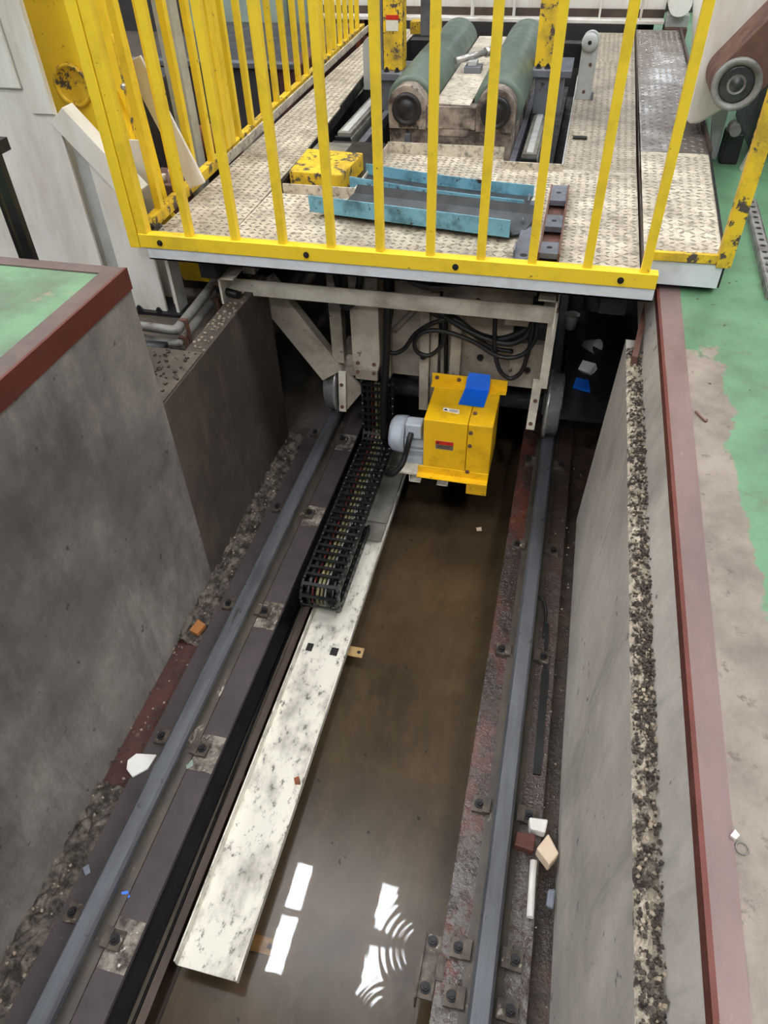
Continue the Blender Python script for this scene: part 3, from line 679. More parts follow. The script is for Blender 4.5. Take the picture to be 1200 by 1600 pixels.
def channel(name, a, b, w, h, th, sag, label, mats, tilt=0.0):
    """an upward open channel from a to b (floor centreline), w wide, lips h high, the middle sagging"""
    t = thing(name, ((a[0]+b[0])/2, (a[1]+b[1])/2, DZ), label, 'channel', 'blue steel channels on the deck')
    n = 12; A = Vector(a); B = Vector(b); d = (B-A); nrm = Vector((-d.y, d.x, 0)).normalized()
    def strip(o0, z0, o1, z1, thick):
        vs = []; fs = []
        for i in range(n+1):
            f = i/n; c = A + d*f; s = sag*math.sin(math.pi*f)
            for o, z in ((o0, z0), (o1, z1)):
                p = c + nrm*o
                vs.append((p.x, p.y, p.z+z-s))
            for o, z in ((o0, z0), (o1, z1)):
                p = c + nrm*(o+thick[0]); vs.append((p.x, p.y, p.z+z-s+thick[1]))
        for i in range(n):
            k = i*4
            fs += [(k, k+4, k+5, k+1), (k+2, k+3, k+7, k+6), (k, k+2, k+6, k+4), (k+1, k+5, k+7, k+3)]
        fs += [(0, 1, 3, 2), (n*4, n*4+2, n*4+3, n*4+1)]
        return MB().add(vs, fs)
    part('back_flange', strip(w/2, .0, w/2+tilt, h, (th, 0)), mats[0], t)
    part('front_flange', strip(-w/2, .0, -w/2-tilt, h, (th, 0)), mats[0], t)
    part('web', strip(-w/2, 0, w/2, 0, (0, th)), mats[1], t)
    return t
channel('blue_channel', (-.772, 2.715, .10), (-.128, 2.61, .092), .15, .042, .004, .006, 'blue steel channel lying farther back on the deck, open side up', ('blue', 'blue_dark'))
# the front one: a curved sheet with a blue edge band
t = thing('curved_guide', (-.5, 2.43, .08), 'curved dark sheet with a light blue front band, lying at the deck front', 'guide plate', 'blue steel channels on the deck')
mb = MB(); out = MB(); band = MB()
sec = [(-.075, .058), (-.07, .034), (-.05, .016), (-.02, .006), (.02, .004), (.055, .014), (.085, .034), (.10, .060)]
A = Vector((-.852, 2.475, .082)); B = Vector((-.150, 2.375, .082)); d = (B-A).normalized(); nn = Vector((-d.y, d.x, 0))
L = lambda o: A + nn*o + d*((o+.075)*.62)
Rr = lambda o: B + nn*o + d*((o+.075)*.30)
for i in range(len(sec)-1):
    p, q = sec[i], sec[i+1]
    e = lambda F, o, z: tuple(F(o)+Vector((0, 0, z)))
    vs = [e(L, p[0], p[1]), e(L, q[0], q[1]), e(L, q[0], q[1]+.004), e(L, p[0], p[1]+.004), e(Rr, p[0], p[1]), e(Rr, q[0], q[1]), e(Rr, q[0], q[1]+.004), e(Rr, p[0], p[1]+.004)]
    mb.add(vs, [(0, 1, 2, 3), (7, 6, 5, 4), (0, 4, 5, 1), (1, 5, 6, 2), (2, 6, 7, 3), (3, 7, 4, 0)])
part('curved_sheet', mb, 'blue_dark', t)
part('blue_band', MB().prism([A+nn*-.075+Vector((0, 0, .018)), A+nn*-.08+Vector((0, 0, .074)), A+nn*-.075+Vector((0, 0, .074)), A+nn*-.07+Vector((0, 0, .018))], B-A), 'blue', t)
for f in (.2, .8):
    p = A + (B-A)*f; part('foot', MB().box(p.x-.05, p.x+.05, p.y-.03, p.y+.03, .0805, .09), 'dark_steel', t)

t = thing('strap_plate', (-.115, 2.38, .08), 'flat grey drilled plate with upright lugs beside the blue channel', 'plate', 'grey drilled plates on the deck')
part('plate_body', MB().quad([(-.135, 2.152), (-.075, 2.15), (-.085, 2.66), (-.125, 2.66)], .083, .091), 'slate', t, .001)
for y in (2.18, 2.42, 2.60): part('lug', MB().box(-.135+.01*(y-2.15), -.130+.01*(y-2.15), y, y+.07, .091, .112), 'slate', t)
for y in (2.2, 2.44): part('hole', MB().cyl((-.103, y, .091), (-.103, y, .0915), .012, 14), 'ink', t)
t = thing('channel_plate', (-.02, 2.45, .08), 'grey steel channel with round holes and rusty pockets on the deck', 'channel', 'grey drilled plates on the deck')
part('channel_body', MB().quad([(-.058, 2.165), (.003, 2.16), (.008, 2.75), (-.056, 2.76)], .083, .088).box(.0, .006, 2.16, 2.75, .088, .122).box(-.06, -.054, 2.165, 2.755, .088, .118), 'rust', t)
for y0, y1 in ((2.165, 2.25), (2.37, 2.47), (2.60, 2.75)):
    part('bridge', MB().box(-.054, 0, y0, y1, .10, .118), 'slate', t, .001)
    part('hole', MB().cyl((-.028, (y0+y1)/2, .118), (-.028, (y0+y1)/2, .1185), .009, 12), 'ink', t)
tag(part('deck_scrap', MB().box(-.01, .05, 3.42, 3.45, .083, .089), 'ink'), 'small black scrap lying on the right deck plate', 'scrap')

# ------------------------------------------------------------------ undercarriage
t = thing('undercarriage', (-.5, 2.4, -.95), 'grimy cream wheeled undercarriage below the deck', 'undercarriage')
part('cross_beam', MB().box(-1.155, .018, 2.28, 2.286, -.175, -.114).box(-1.155, .018, 2.286, 2.34, -.175, -.169), 'cream', t, .001)
part('end_bracket', MB().box(-1.16, -1.152, 2.2, 2.34, -.175, -.075).box(-1.16, -1.10, 2.2, 2.34, -.081, -.075), 'cream', t)
part('end_bracket', MB().box(.016, .022, 2.2, 2.34, -.175, -.05).box(-.04, .02, 2.2, 2.34, -.056, -.05), 'cream', t)
part('brace', MB().bar((-1.10, 2.44, -.20), (-.84, 2.45, -.58), .05, .11, (0, 0, 1)), 'under', t, .003)
part('brace', MB().bar((-1.10, 2.36, -.12), (-1.10, 2.36, .03), .05, .05), 'under', t, .003)
part('left_post', MB().box(-.835, -.785, 2.43, 2.48, -.52, .07), 'under', t, .003)
part('bearing_beam', MB().box(-.82, -.67, 2.47, 2.62, -.60, -.50).box(-.80, -.67, 2.46, 2.50, -.545, -.505), 'under', t, .003)
part('duct', MB().prism([(-.722, 2.34, .02), (-.612, 2.34, .02), (-.612, 2.34, -.44), (-.625, 2.34, -.50), (-.715, 2.34, -.50), (-.722, 2.34, -.46)], (0, .12, 0)), 'under', t, .003)
part('duct_flange', MB().box(-.712, -.622, 2.332, 2.35, -.52, -.475), 'under', t, .001)
for x in (-.70, -.635):
    for z in (-.485, -.45): link('screw', SMALL, (x, 2.332 if z < -.47 else 2.34, z), t)
part('right_leg', MB().box(.0, .032, 2.33, 2.37, -.47, -.16), 'cream', t, .002)
part('right_leg', MB().box(-.05, .03, 2.42, 2.46, -.24, .02), 'cream', t, .002)
part('sweep_guard', MB().prism([(-.803, 2.395, -.54), (-.772, 2.395, -.54), (-.782, 2.395, -.735), (-.812, 2.395, -.735)], (0, .012, 0)), 'cream', t)
part('sweep_guard', MB().prism([(-.022, 2.38, -.47), (.012, 2.38, -.47), (.008, 2.38, -.70), (-.025, 2.38, -.70)], (0, .012, 0)), 'cream', t)
for x, z in ((-.793, -.60), (-.797, -.71), (-.004, -.56), (-.009, -.67)): link('screw', SMALL, (x, 2.395 if x < -.5 else 2.38, z), t)
part('gusset', MB().prism([(-.772, 2.41, -.55), (-.70, 2.41, -.62), (-.782, 2.41, -.735)], (0, .012, 0)), 'under', t)
part('front_panel', MB().box(-.612, -.43, 2.46, 2.48, -.56, .0).box(-.612, -.59, 2.42, 2.46, -.56, -.2), 'under', t, .002)
part('pipe_stub', MB().cyl((-.58, 2.455, -.36), (-.47, 2.455, -.23), .012, 12), 'under', t)
part('mount_plate', MB().box(-.462, -.425, 2.37, 2.385, -.66, -.22).box(-.425, -.395, 2.395, 2.41, -.66, -.16), 'under', t, .002)
part('mount_plate', MB().box(-.345, -.305, 2.385, 2.40, -.56, -.18), 'under', t, .002)
part('mount_plate', MB().box(-.39, -.12, 2.44, 2.46, -.56, -.06), 'under', t, .002)
part('rear_panel', MB().box(-.12, .0, 2.40, 2.44, -.52, -.33), 'under', t, .002)
part('rear_panel', MB().box(-.15, -.05, 2.36, 2.40, -.24, -.06), 'under', t, .002)
for x, y, z in ((-.447, 2.37, -.41), (-.235, 2.44, -.43), (-.05, 2.40, -.44), (-.26, 2.44, -.2)):
    o = link('bolt', BOLT, (x, y, z), t); o.rotation_euler = (math.pi/2, 0, 0)
part('axle', MB().cyl((-.90, 2.565, -.69), (.12, 2.565, -.69), .036, 24), 'shaft', t)
for cx, s in ((-.868, 1), (.073, -1)):
    w = part('wheel', MB().lathe((cx-s*.030, 2.565, -.69), (s, 0, 0), [(0, .045), (0, .11), (.006, .128), (.046, .1285), (.050, .142), (.062, .142), (.066, .12), (.066, .05), (.075, .05)], 48), 'chrome', t)
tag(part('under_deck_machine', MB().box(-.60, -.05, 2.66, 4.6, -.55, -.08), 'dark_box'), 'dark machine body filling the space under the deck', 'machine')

# black leads hanging under the beam
def lead(pts, r, label):
    tag(part('black_cable', MB().tube(pts, r, 10, 6), 'black'), label, 'cable', 'black cables under the deck')
lead([(-.563, 2.36, .05), (-.563, 2.36, -.185), (-.577, 2.36, -.29), (-.584, 2.36, -.372), (-.567, 2.36, -.404), (-.521, 2.36, -.381), (-.472, 2.355, -.305), (-.401, 2.355, -.253), (-.318, 2.355, -.237), (-.207, 2.36, -.329), (-.11, 2.37, -.35)], .0085, 'black cable sagging in a wide curve left of the loop under the deck')
lead([(-.036, 2.33, -.20), (-.036, 2.33, -.266), (-.074, 2.33, -.336), (-.154, 2.33, -.353), (-.251, 2.33, -.304), (-.323, 2.33, -.28), (-.383, 2.33, -.271), (-.442, 2.33, -.285), (-.473, 2.335, -.329), (-.465, 2.34, -.374), (-.421, 2.345, -.388), (-.38, 2.35, -.353), (-.365, 2.355, -.303), (-.385, 2.36, -.21)], .0085, 'black cable coiled in a round loop above the yellow guard')
lead([(-.185, 2.345, -.20), (-.179, 2.34, -.288), (-.168, 2.34, -.366), (-.144, 2.34, -.424), (-.106, 2.34, -.447), (-.071, 2.34, -.415), (-.057, 2.34, -.353), (-.051, 2.34, -.287), (-.05, 2.345, -.2)], .0085, 'black cable hanging in a deep U at the right leg')
lead([(-.375, 2.36, -.2), (-.372, 2.425, -.3), (-.365, 2.425, -.508)], .008, 'black cable running straight down behind the yellow guard')
lead([(-.44, 2.37, -.19), (-.403, 2.37, -.225), (-.332, 2.375, -.243), (-.258, 2.375, -.293), (-.174, 2.375, -.31), (-.107, 2.375, -.284), (-.051, 2.375, -.227), (-.03, 2.375, -.1)], .014, 'thick black hose bundle crossing below the cream beam')
lead([(-.40, 2.35, -.17), (-.377, 2.35, -.213), (-.279, 2.35, -.27), (-.182, 2.345, -.30), (-.112, 2.345, -.30), (-.06, 2.35, -.25), (-.05, 2.36, -.12)], .011, 'second thick black hose just in front of the bundle')
lead([(-.573, 2.345, .02), (-.575, 2.33, -.212), (-.585, 2.33, -.428), (-.60, 2.33, -.62), (-.602, 2.33, -.80)], .015, 'thick black hose hanging straight beside the cream duct')
lead([(-.78, 2.36, .03), (-.77, 2.35, -.06), (-.75, 2.33, -.18), (-.725, 2.31, -.20), (-.69, 2.31, -.17), (-.67, 2.32, -.10), (-.66, 2.32, .02)], .013, 'black hose drooping over the top of the cream duct')
lead([(-.62, 2.25, .02), (-.5, 2.24, -.03), (-.4, 2.24, -.06), (-.3, 2.25, -.04), (-.2, 2.26, .03)], .014, 'black hose slung above the cream beam')

# ------------------------------------------------------------------ drive: base, guard, motor, tag
t = thing('drive_guard', (-.27, 2.2, -.9), 'yellow sheet-metal drive guard box hanging in front of the axle', 'guard')
part('box_cover', MB().box(-.390, -.228, 2.10, 2.33, -.745, -.505), 'guard_yellow', t, .003)
part('side_cover', MB().box(-.226, -.137, 2.10, 2.33, -.755, -.505), 'guard_yellow', t, .003)
part('top_flange', MB().bar((-.405, 2.345, -.485), (-.115, 2.345, -.485), .006, .045).box(-.405, -.115, 2.315, 2.345, -.508, -.504), 'guard_yellow', t, .001)
part('bottom_flange', MB().box(-.41, -.137, 2.07, 2.10, -.762, -.757).box(-.41, -.137, 2.098, 2.102, -.762, -.725), 'guard_yellow', t, .001)
part('side_flap', MB().box(-.215, -.137, 2.075, 2.081, -.815, -.765), 'guard_yellow', t, .001)
for x, z in ((-.215, -.54), (-.215, -.60), (-.217, -.725)): link('screw', SMALL, (x, 2.10, z), t)
for x in (-.385, -.30): link('screw', SMALL, (x, 2.342, -.478), t)
o = link('screw', SMALL, (-.212, 2.17, -.505), t); o.rotation_euler = (-math.pi/2, 0, 0)
lb = part('warning_label', MB().box(-.343, -.276, 2.0975, 2.0995, -.632, -.593), 'grey_label', t)
part('label_header', MB().box(-.343, -.276, 2.0965, 2.0975, -.609, -.593), 'red_label', lb)
for k in range(3): part('label_line', MB().box(-.338, -.282-.01*(k % 2), 2.0968, 2.0975, -.616-.005*k, -.614-.005*k), 'ink', lb)
part('label_mark', MB().prism([(-.338, 2.0962, -.606), (-.328, 2.0962, -.606), (-.333, 2.0962, -.597)], (0, .0004, 0)), 'ink', lb)
lb = part('white_label', MB().quad([(-.331, 2.165), (-.269, 2.158), (-.272, 2.182), (-.333, 2.187)], -.505, -.5035), 'white_label', t)
part('label_mark', MB().quad([(-.328, 2.169), (-.312, 2.167), (-.321, 2.180)], -.5035, -.503), 'ink', lb)
for k in range(3): part('label_line', MB().quad([(-.308, 2.166+.005*k), (-.276, 2.163+.005*k), (-.276, 2.165+.005*k), (-.308, 2.168+.005*k)], -.5035, -.503), 'grey_label', lb)

tagm = MB(); T = [(-.282, 2.215, -.503), (-.186, 2.213, -.503), (-.180, 2.318, -.4985), (-.180, 2.332, -.46), (-.183, 2.338, -.44), (-.262, 2.340, -.44), (-.268, 2.332, -.46), (-.272, 2.318, -.4985)]
vs = T + [(x, y-.0008, z+.0008) for x, y, z in T]
tagm.add(vs, [(0, 1, 2, 7), (7, 2, 3, 6), (6, 3, 4, 5), (8, 15, 10, 9), (15, 14, 11, 10), (14, 13, 12, 11)] + [(i, (i+8), (i+1) % 8+8, (i+1) % 8) for i in range(8)])
tag(part('paper_tag', tagm, 'blue_tag'), 'bright blue paper tag draped over the yellow drive guard', 'tag')

t = thing('drive_plate', (-.33, 2.2, -.93), 'white steel base plate with small channel feet under the yellow guard', 'base plate')
part('plate', MB().box(-.485, -.18, 2.095, 2.42, -.774, -.764), 'cream', t, .001)
for x in (-.445, -.335): part('foot_channel', MB().box(x, x+.045, 2.10, 2.4, -.815, -.811).box(x if x < -.4 else x+.041, x+.004 if x < -.4 else x+.045, 2.10, 2.4, -.815, -.772), 'cream', t)
part('hanger', MB().box(-.42, -.40, 2.415, 2.435, -.772, -.52), 'cream', t)

t = thing('drive_motor', (-.46, 2.22, -.762), 'small light grey electric motor left of the yellow guard', 'motor')
part('motor_body', MB().cyl((-.475, 2.215, -.672), (-.392, 2.215, -.672), .062, 28), 'motor', t)
fins = MB()
for k in range(16):
    a = 2*math.pi*k/16; fins.bar((-.472, 2.215+.065*math.cos(a), -.672+.065*math.sin(a)), (-.395, 2.215+.065*math.cos(a), -.672+.065*math.sin(a)), .003, .012, (0, math.cos(a), math.sin(a)))
part('cooling_fins', fins, 'motor', t)
part('fan_cover', MB().lathe((-.545, 2.215, -.672), (1, 0, 0), [(0, .03), (.004, .055), (.018, .070), (.04, .074), (.068, .074)], 32), 'motor', t)
part('terminal_box', MB().box(-.468, -.405, 2.135, 2.19, -.628, -.565), 'motor', t, .006)
part('motor_foot', MB().box(-.47, -.40, 2.15, 2.28, -.762, -.725), 'motor', t, .003)
part('cable', MB().tube([(-.445, 2.137, -.605), (-.448, 2.115, -.625), (-.458, 2.105, -.68), (-.472, 2.082, -.725), (-.51, 2.075, -.77), (-.55, 2.13, -.81)], .011, 10), 'black', t)

# ------------------------------------------------------------------ left machine
t = thing('machine_upright', (-1.6, 2.25, -.24), 'tall white steel machine column left of the yellow corner post', 'column')
part('front_plate', MB().box(-1.93, -1.612, 2.20, 2.212, -.24, 1.6), 'white', t, .002)
part('edge_rib', MB().box(-1.69, -1.612, 2.192, 2.20, .43, 1.6), 'white', t, .002)
part('upper_panel', MB().box(-1.93, -1.70, 2.188, 2.20, .50, 1.6), 'white', t, .004)
part('recess_web', MB().box(-1.612, -1.545, 2.235, 2.247, -.24, .40), 'grey_paint', t)  # light grey stands in for shade on the white column's recessed web
part('right_flange', MB().prism([(-1.545, 2.2, -.24), (-1.392, 2.2, -.24), (-1.392, 2.2, .2), (-1.545, 2.2, .36)], (0, .012, 0)), 'white', t, .002)
part('channel_web', MB().box(-1.392, -1.35, 2.26, 2.272, -.24, .07), 'grey_paint', t)
part('channel_flange', MB().box(-1.352, -1.340, 2.2, 2.272, -.24, .07), 'white', t, .001)
part('back_plate', MB().box(-1.93, -1.40, 2.31, 2.32, -.24, .33), 'white', t)
part('base_foot', MB().box(-1.60, -1.32, 2.18, 2.33, -.24, -.228), 'dark_steel', t)
for x in (-1.50, -1.42): link('bolt', BOLT, (x, 2.19, -.228), t)
kb = part('knee_brace', MB().bar((-1.60, 2.215, .43), (-1.40, 2.215, .19), .06, .075, (.77, 0, .64)), 'white', t, .002)
part('column_side', MB().box(-2.3, -1.93, 2.24, 2.3, -.24, 1.6), 'white', t)
part('bracket', MB().box(-1.915, -1.875, 2.15, 2.20, .20, .24), 'cream', t)
tag(part('tie_bar', MB().bar((-1.485, 2.52, .52), (-1.335, 2.52, .12), .07, .012, (0, -1, 0)), 'white', None, .002), 'pale diagonal flat bar behind the left railing bars', 'bar')
# yellow swing arm with a round boss
t = thing('yellow_lever', (-1.62, 2.45, -.1), 'big yellow machine arm with a round boss behind the corner post', 'arm')
part('arm_plate', MB().prism([(-1.80, 2.40, .95), (-1.44, 2.40, .95), (-1.43, 2.40, .45), (-1.415, 2.40, .06), (-1.37, 2.40, .02), (-1.30, 2.40, -.20), (-1.41, 2.40, -.20), (-1.60, 2.40, .28), (-1.80, 2.40, .40)], (0, .03, 0)), 'yellow', t, .003)
part('boss', MB().lathe((-1.655, 2.40, .465), (0, -1, 0), [(0, .066), (.012, .066), (.016, .058), (.010, .054), (.004, .05), (.004, .01)], 30), 'yellow_worn', t)
part('edge_flange', MB().bar((-1.50, 2.39, .45), (-1.44, 2.39, .09), .035, .012, (.9, 0, .3)), 'yellow', t)
part('edge_flange', MB().bar((-1.48, 2.39, .95), (-1.43, 2.39, .45), .035, .012, (1, 0, .1)), 'yellow', t)
part('cable', MB().tube([(-1.44, 2.36, .62), (-1.44, 2.36, .50), (-1.445, 2.36, .38), (-1.43, 2.36, .24), (-1.42, 2.36, .13)], .006, 8), 'yellow_worn', t)
part('ball_end', MB().lathe((-1.43, 2.34, .47), (0, 0, 1), [(0, .004), (.004, .011), (.011, .014), (.018, .011), (.022, .004)], 16), 'chrome', t)
tag(part('grey_post', MB().bar((-1.53, 2.9, -.2), (-1.53, 2.9, 1.2), .07, .06), 'grey_paint'), 'grey upright post standing behind the left railing', 'post')
# background on the left
t = thing('machine_cabinet', (-2.1, 4.6, -.2), 'charcoal machine cabinet with maroon end behind the left railing', 'cabinet')
part('cabinet_body', MB().box(-2.6, -1.66, 4.3, 5.6, -.2, .12), 'dark_box', t, .01)
part('cabinet_end', MB().box(-1.66, -1.56, 4.3, 5.6, -.2, .125), 'maroon', t, .01)
part('top_rail', MB().box(-2.6, -1.56, 4.28, 4.34, .12, .15), 'slate', t, .005)
tag(part('press_frame', MB().box(-2.9, -2.15, 5.75, 6.3, -.2, .62).box(-2.15, -2.0, 5.9, 6.3, -.2, .38), 'pale_green', None, .01), 'pale green machine frame far back on the left', 'machine')
tag(part('pallet_load', MB().box(-1.95, -1.62, 5.95, 6.4, -.2, .22).box(-1.92, -1.66, 5.96, 6.05, .22, .34), 'orange', None, .01), 'brown crate stack far back behind the left railing', 'crate')
t = thing('pump', (-1.68, 3.5, -.2), 'orange-brown round pump behind the left railing', 'pump')
part('pump_body', MB().lathe((-1.78, 3.45, -.02), (1, .15, 0), [(0, .03), (.01, .075), (.12, .085), (.2, .075), (.21, .03)], 24), 'orange', t)
part('pump_foot', MB().box(-1.78, -1.58, 3.4, 3.55, -.2, -.08), 'dark_steel', t)
part('outlet', MB().tube([(-1.66, 3.47, .04), (-1.66, 3.47, .12), (-1.62, 3.5, .18), (-1.58, 3.52, .18)], .025, 12), 'rust', t)
t = thing('dark_machine', (-1.9, 3.3, -.2), 'dark machine block with small fittings behind the left railing', 'machine')
part('block', MB().box(-2.3, -1.75, 3.0, 3.35, -.2, .32), 'dark_box', t, .01)
part('manifold', MB().box(-1.72, -1.55, 2.75, 2.95, -.2, .03), 'rust', t, .006)
for k in range(4): part('fitting', MB().cyl((-1.70+.04*k, 2.78, .03), (-1.70+.04*k, 2.78, .06+.02*(k % 2)), .012, 10), 'cream', t)

# pipes on the left ledge
for dz, r, lab in ((.0, .016, 'upper grey conduit pipe bending along the left ledge'), (-.05, .014, 'lower grey conduit pipe bending along the left ledge')):
    t = thing('conduit_pipe', (-1.22, 2.1, -.24), lab, 'pipe', 'conduits on the left ledge')
    part('pipe', MB().tube([(-1.42, 1.965, -.155+dz), (-1.245, 1.955, -.155+dz), (-1.226, 1.962, -.155+dz), (-1.222, 1.985, -.155+dz), (-1.232, 2.3, -.15+dz), (-1.25, 2.52, -.14+dz)], r, 12), 'pipe_grey', t)
    for y in (2.0, 2.28):
        y += dz*.6; part('pipe_clip', MB().box(-1.205, -1.199, y-.008, y+.008, -.24, -.15+dz+.008).box(-1.225, -1.199, y-.008, y+.008, -.155+dz+.014, -.155+dz+.019), 'rust', t)
tag(part('hose_stub', MB().cyl((-1.24, 1.90, -.20), (-1.32, 1.88, -.19), .028, 16).cyl((-1.19, 2.25, -.145), (-1.10, 2.22, -.145), .014, 12), 'black'), 'short black hose stub at the foot of the white column', 'hose')
# black bars at the left edge
t = thing('black_guide_bars', (-1.46, 1.62, .1), 'two slim black bars leaning at the far left', 'bar')
part('bar', MB().bar((-1.475, 1.70, -.24), (-1.46, 1.70, .60), .028, .02), 'black_plastic', t)
part('bar', MB().bar((-1.525, 1.72, -.24), (-1.51, 1.72, .55), .012, .012), 'black_plastic', t)
part('bar_bracket', MB().box(-1.50, -1.44, 1.70, 1.74, .47, .50), 'dark_steel', t)

# ------------------------------------------------------------------ back beam and right-hand machine
t = thing('back_girder', (-.5, 5.9, .0), 'long white beam with stiffeners across the back of the deck', 'beam')
part('web', MB().box(-1.9, .45, 5.9, 5.92, .10, .50), 'white', t)
part('bottom_flange', MB().box(-1.9, .45, 5.78, 5.9, .115, .135), 'white', t, .002)
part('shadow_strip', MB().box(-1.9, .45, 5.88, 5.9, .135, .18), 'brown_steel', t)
for x in (-1.45, -.80, -.52, -.24, .04, .30): part('stiffener', MB().box(x-.006, x+.006, 5.79, 5.9, .135, .5), 'white', t)
part('leg', MB().box(-1.58, -1.5, 5.9, 6.0, 0, .12).box(.3, .4, 5.9, 6.0, 0, .12), 'dark_steel', t)
t = thing('valve_block', (.46, 5.75, 0), 'small white machine unit with a cylinder behind the side step', 'machine')
part('body', MB().box(.46, .60, 5.78, 5.9, .1, .17), 'grey_paint', t, .006)
part('cylinder', MB().cyl((.52, 5.70, .24), (.52, 5.95, .24), .07, 20), 'white', t)
part('pedestal', MB().box(.46, .60, 5.76, 5.95, 0, .1), 'rust', t, .004)
t = thing('angled_cylinder', (.56, 4.2, 0), 'white cylinder with rusty rim behind the second right post', 'cylinder')
part('barrel', MB().cyl((.545, 4.2, .21), (.465, 4.3, .62), .055, 24), 'white', t)
part('rim', MB().cyl((.551, 4.192, .18), (.545, 4.2, .215), .066, 24), 'rust', t)
part('rim_ring', MB().cyl((.552, 4.190, .176), (.551, 4.192, .181), .045, 24), 'orange', t)
part('stand', MB().box(.57, .63, 4.22, 4.3, 0, .22), 'dark_steel', t)

t = thing('machine_casing', (.8, 3.5, 0), 'big white machine casing with rounded lower corner at the upper right', 'casing')
pts = [(.435, 3.45, 1.3), (.43, 3.45, .19), (.437, 3.45, .160), (.455, 3.45, .150), (.49, 3.45, .155), (.52, 3.45, .175), (.60, 3.45, .235), (.74, 3.45, .33), (1.5, 3.45, .36), (1.5, 3.45, 1.3)]
part('casing_plate', MB().prism(pts, (0, .25, 0)), 'white', t, .01)
part('lower_plate', MB().prism([(.535, 3.52, .19), (.60, 3.52, .24), (.60, 3.52, .0), (.58, 3.52, .0)], (0, .02, 0)), 'grey_paint', t, .002)
part('casing_leg', MB().box(.75, 1.5, 3.6, 4.2, 0, .4), 'dark_box', t, .01)
part('side_rail', MB().bar((.70, 3.40, .0), (.78, 3.40, .35), .035, .03), 'cream', t)
part('valve', MB().cyl((.63, 3.42, .14), (.63, 3.50, .14), .022, 14), 'pipe_grey', t)
part('black_fitting', MB().box(.61, .68, 3.46, 3.56, .0, .12), 'dark_steel', t, .006)
t = thing('shaft_arm', (.56, 3.2, .3), 'rusty brown arm with a round dark shaft end at the right edge', 'shaft')
cx, cz, R1 = .545, .356, .086
a0 = math.radians(52)
out = [(cx+R1*math.cos(a0+math.pi/2+math.pi*k/16), 3.2, cz+R1*math.sin(a0+math.pi/2+math.pi*k/16)) for k in range(17)]
ex = Vector((math.cos(a0), 0, math.sin(a0)))*.6
out += [tuple(Vector(out[-1])+ex), tuple(Vector(out[0])+ex)]
part('arm_body', MB().prism(out, (0, .22, 0)), 'rust', t, .004)
part('ring', MB().lathe((cx, 3.2, cz), (0, -1, 0), [(0, .086), (.02, .086), (.024, .082), (.024, .070), (.012, .066), (.012, .01)], 36), 'pipe_grey', t)
part('shaft_end', MB().lathe((cx, 3.195, cz), (0, -1, 0), [(0, .062), (.008, .061), (.010, .052), (.006, .026), (.016, .015), (.02, .004)], 36), 'shaft', t)
part('yellow_patch', MB().prism([(.64, 3.195, .54), (.70, 3.195, .46), (.95, 3.195, .78), (.9, 3.195, .86)], (0, .005, 0)), 'yellow', t)

# perforated strut on the green floor
t = thing('strut_channel', (.66, 2.6, 0), 'galvanised perforated strut channel lying on the green floor', 'strut')
A = Vector((.675, 3.0, 0)); B = Vector((.650, 2.22, 0)); d = (B-A).normalized(); nn = Vector((-d.y, d.x, 0))
part('channel', MB().bar(A+Vector((0, 0, .022)), B+Vector((0, 0, .022)), .036, .004).bar(A+nn*.018+Vector((0, 0, .012)), B+nn*.018+Vector((0, 0, .012)), .004, .024).bar(A-nn*.018+Vector((0, 0, .012)), B-nn*.018+Vector((0, 0, .012)), .004, .024), 'pipe_grey', t)
for k in range(15):
    p = A + d*(.03+.05*k); part('slot', MB().cyl((p.x, p.y, .024), (p.x, p.y, .0246), .009, 10), 'ink', t)

# ------------------------------------------------------------------ debris and litter
# ledge of the right wall: lumpy grit
def ledge_grit():
    nx, ny = 7, 320; vs = []; fs = []
    for j in range(ny+1):
        y = -.4 + 2.48*j/ny
        x0 = .2555 - .0019*(y+2)
        for i in range(nx+1):
            f = i/nx; x = x0 + (.291-x0)*f
            e = math.sin(math.pi*min(1, f*1.15+.12))
            z = -.129 + e*random.uniform(.002, .016) if 0 < i < nx else -.1295
            vs.append((x + (random.uniform(-.0015, .0015) if i == 0 else 0), y, z))
    n = nx+1
    for j in range(ny):
        for i in range(nx): fs.append((j*n+i, j*n+i+1, (j+1)*n+i+1, (j+1)*n+i))
    mb = MB().add(vs, fs)
    o = stuff(part('ledge_grit', mb, 'debris', org=(0, 0, -.13))); o['label'] = 'crumbled concrete grit along the ledge of the right wall'; o['category'] = 'debris'
    for nm, m, num in (('dark_grit', 'grit_dark', 1500), ('pale_grit', 'grit_pale', 500)):
        mb = MB()
        for _ in range(num):
            y = random.uniform(0, 2.05) if random.random() < .5 else random.gauss(random.choice((.35, .8, 1.0, 1.5)), .12); y = min(max(y, -.2), 2.05); x0 = .254
            mb.chip((random.uniform(x0, .292), y, -.117+random.uniform(-.006, .006)), random.uniform(.0012, .0042), .7)
        o = stuff(part(nm, mb, m)); o['label'] = ('dark' if nm[0] == 'd' else 'pale') + ' crumbs scattered on the ledge of the right wall'; o['category'] = 'debris'
ledge_grit()
def ground_debris(name, m, num, xr, yr, z, rs, label):
    mb = MB()
    for _ in range(num):
        mb.chip((random.uniform(*xr), random.uniform(*yr), z), random.uniform(*rs), .6)
    o = stuff(part(name, mb, m)); o['label'] = label; o['category'] = 'debris'
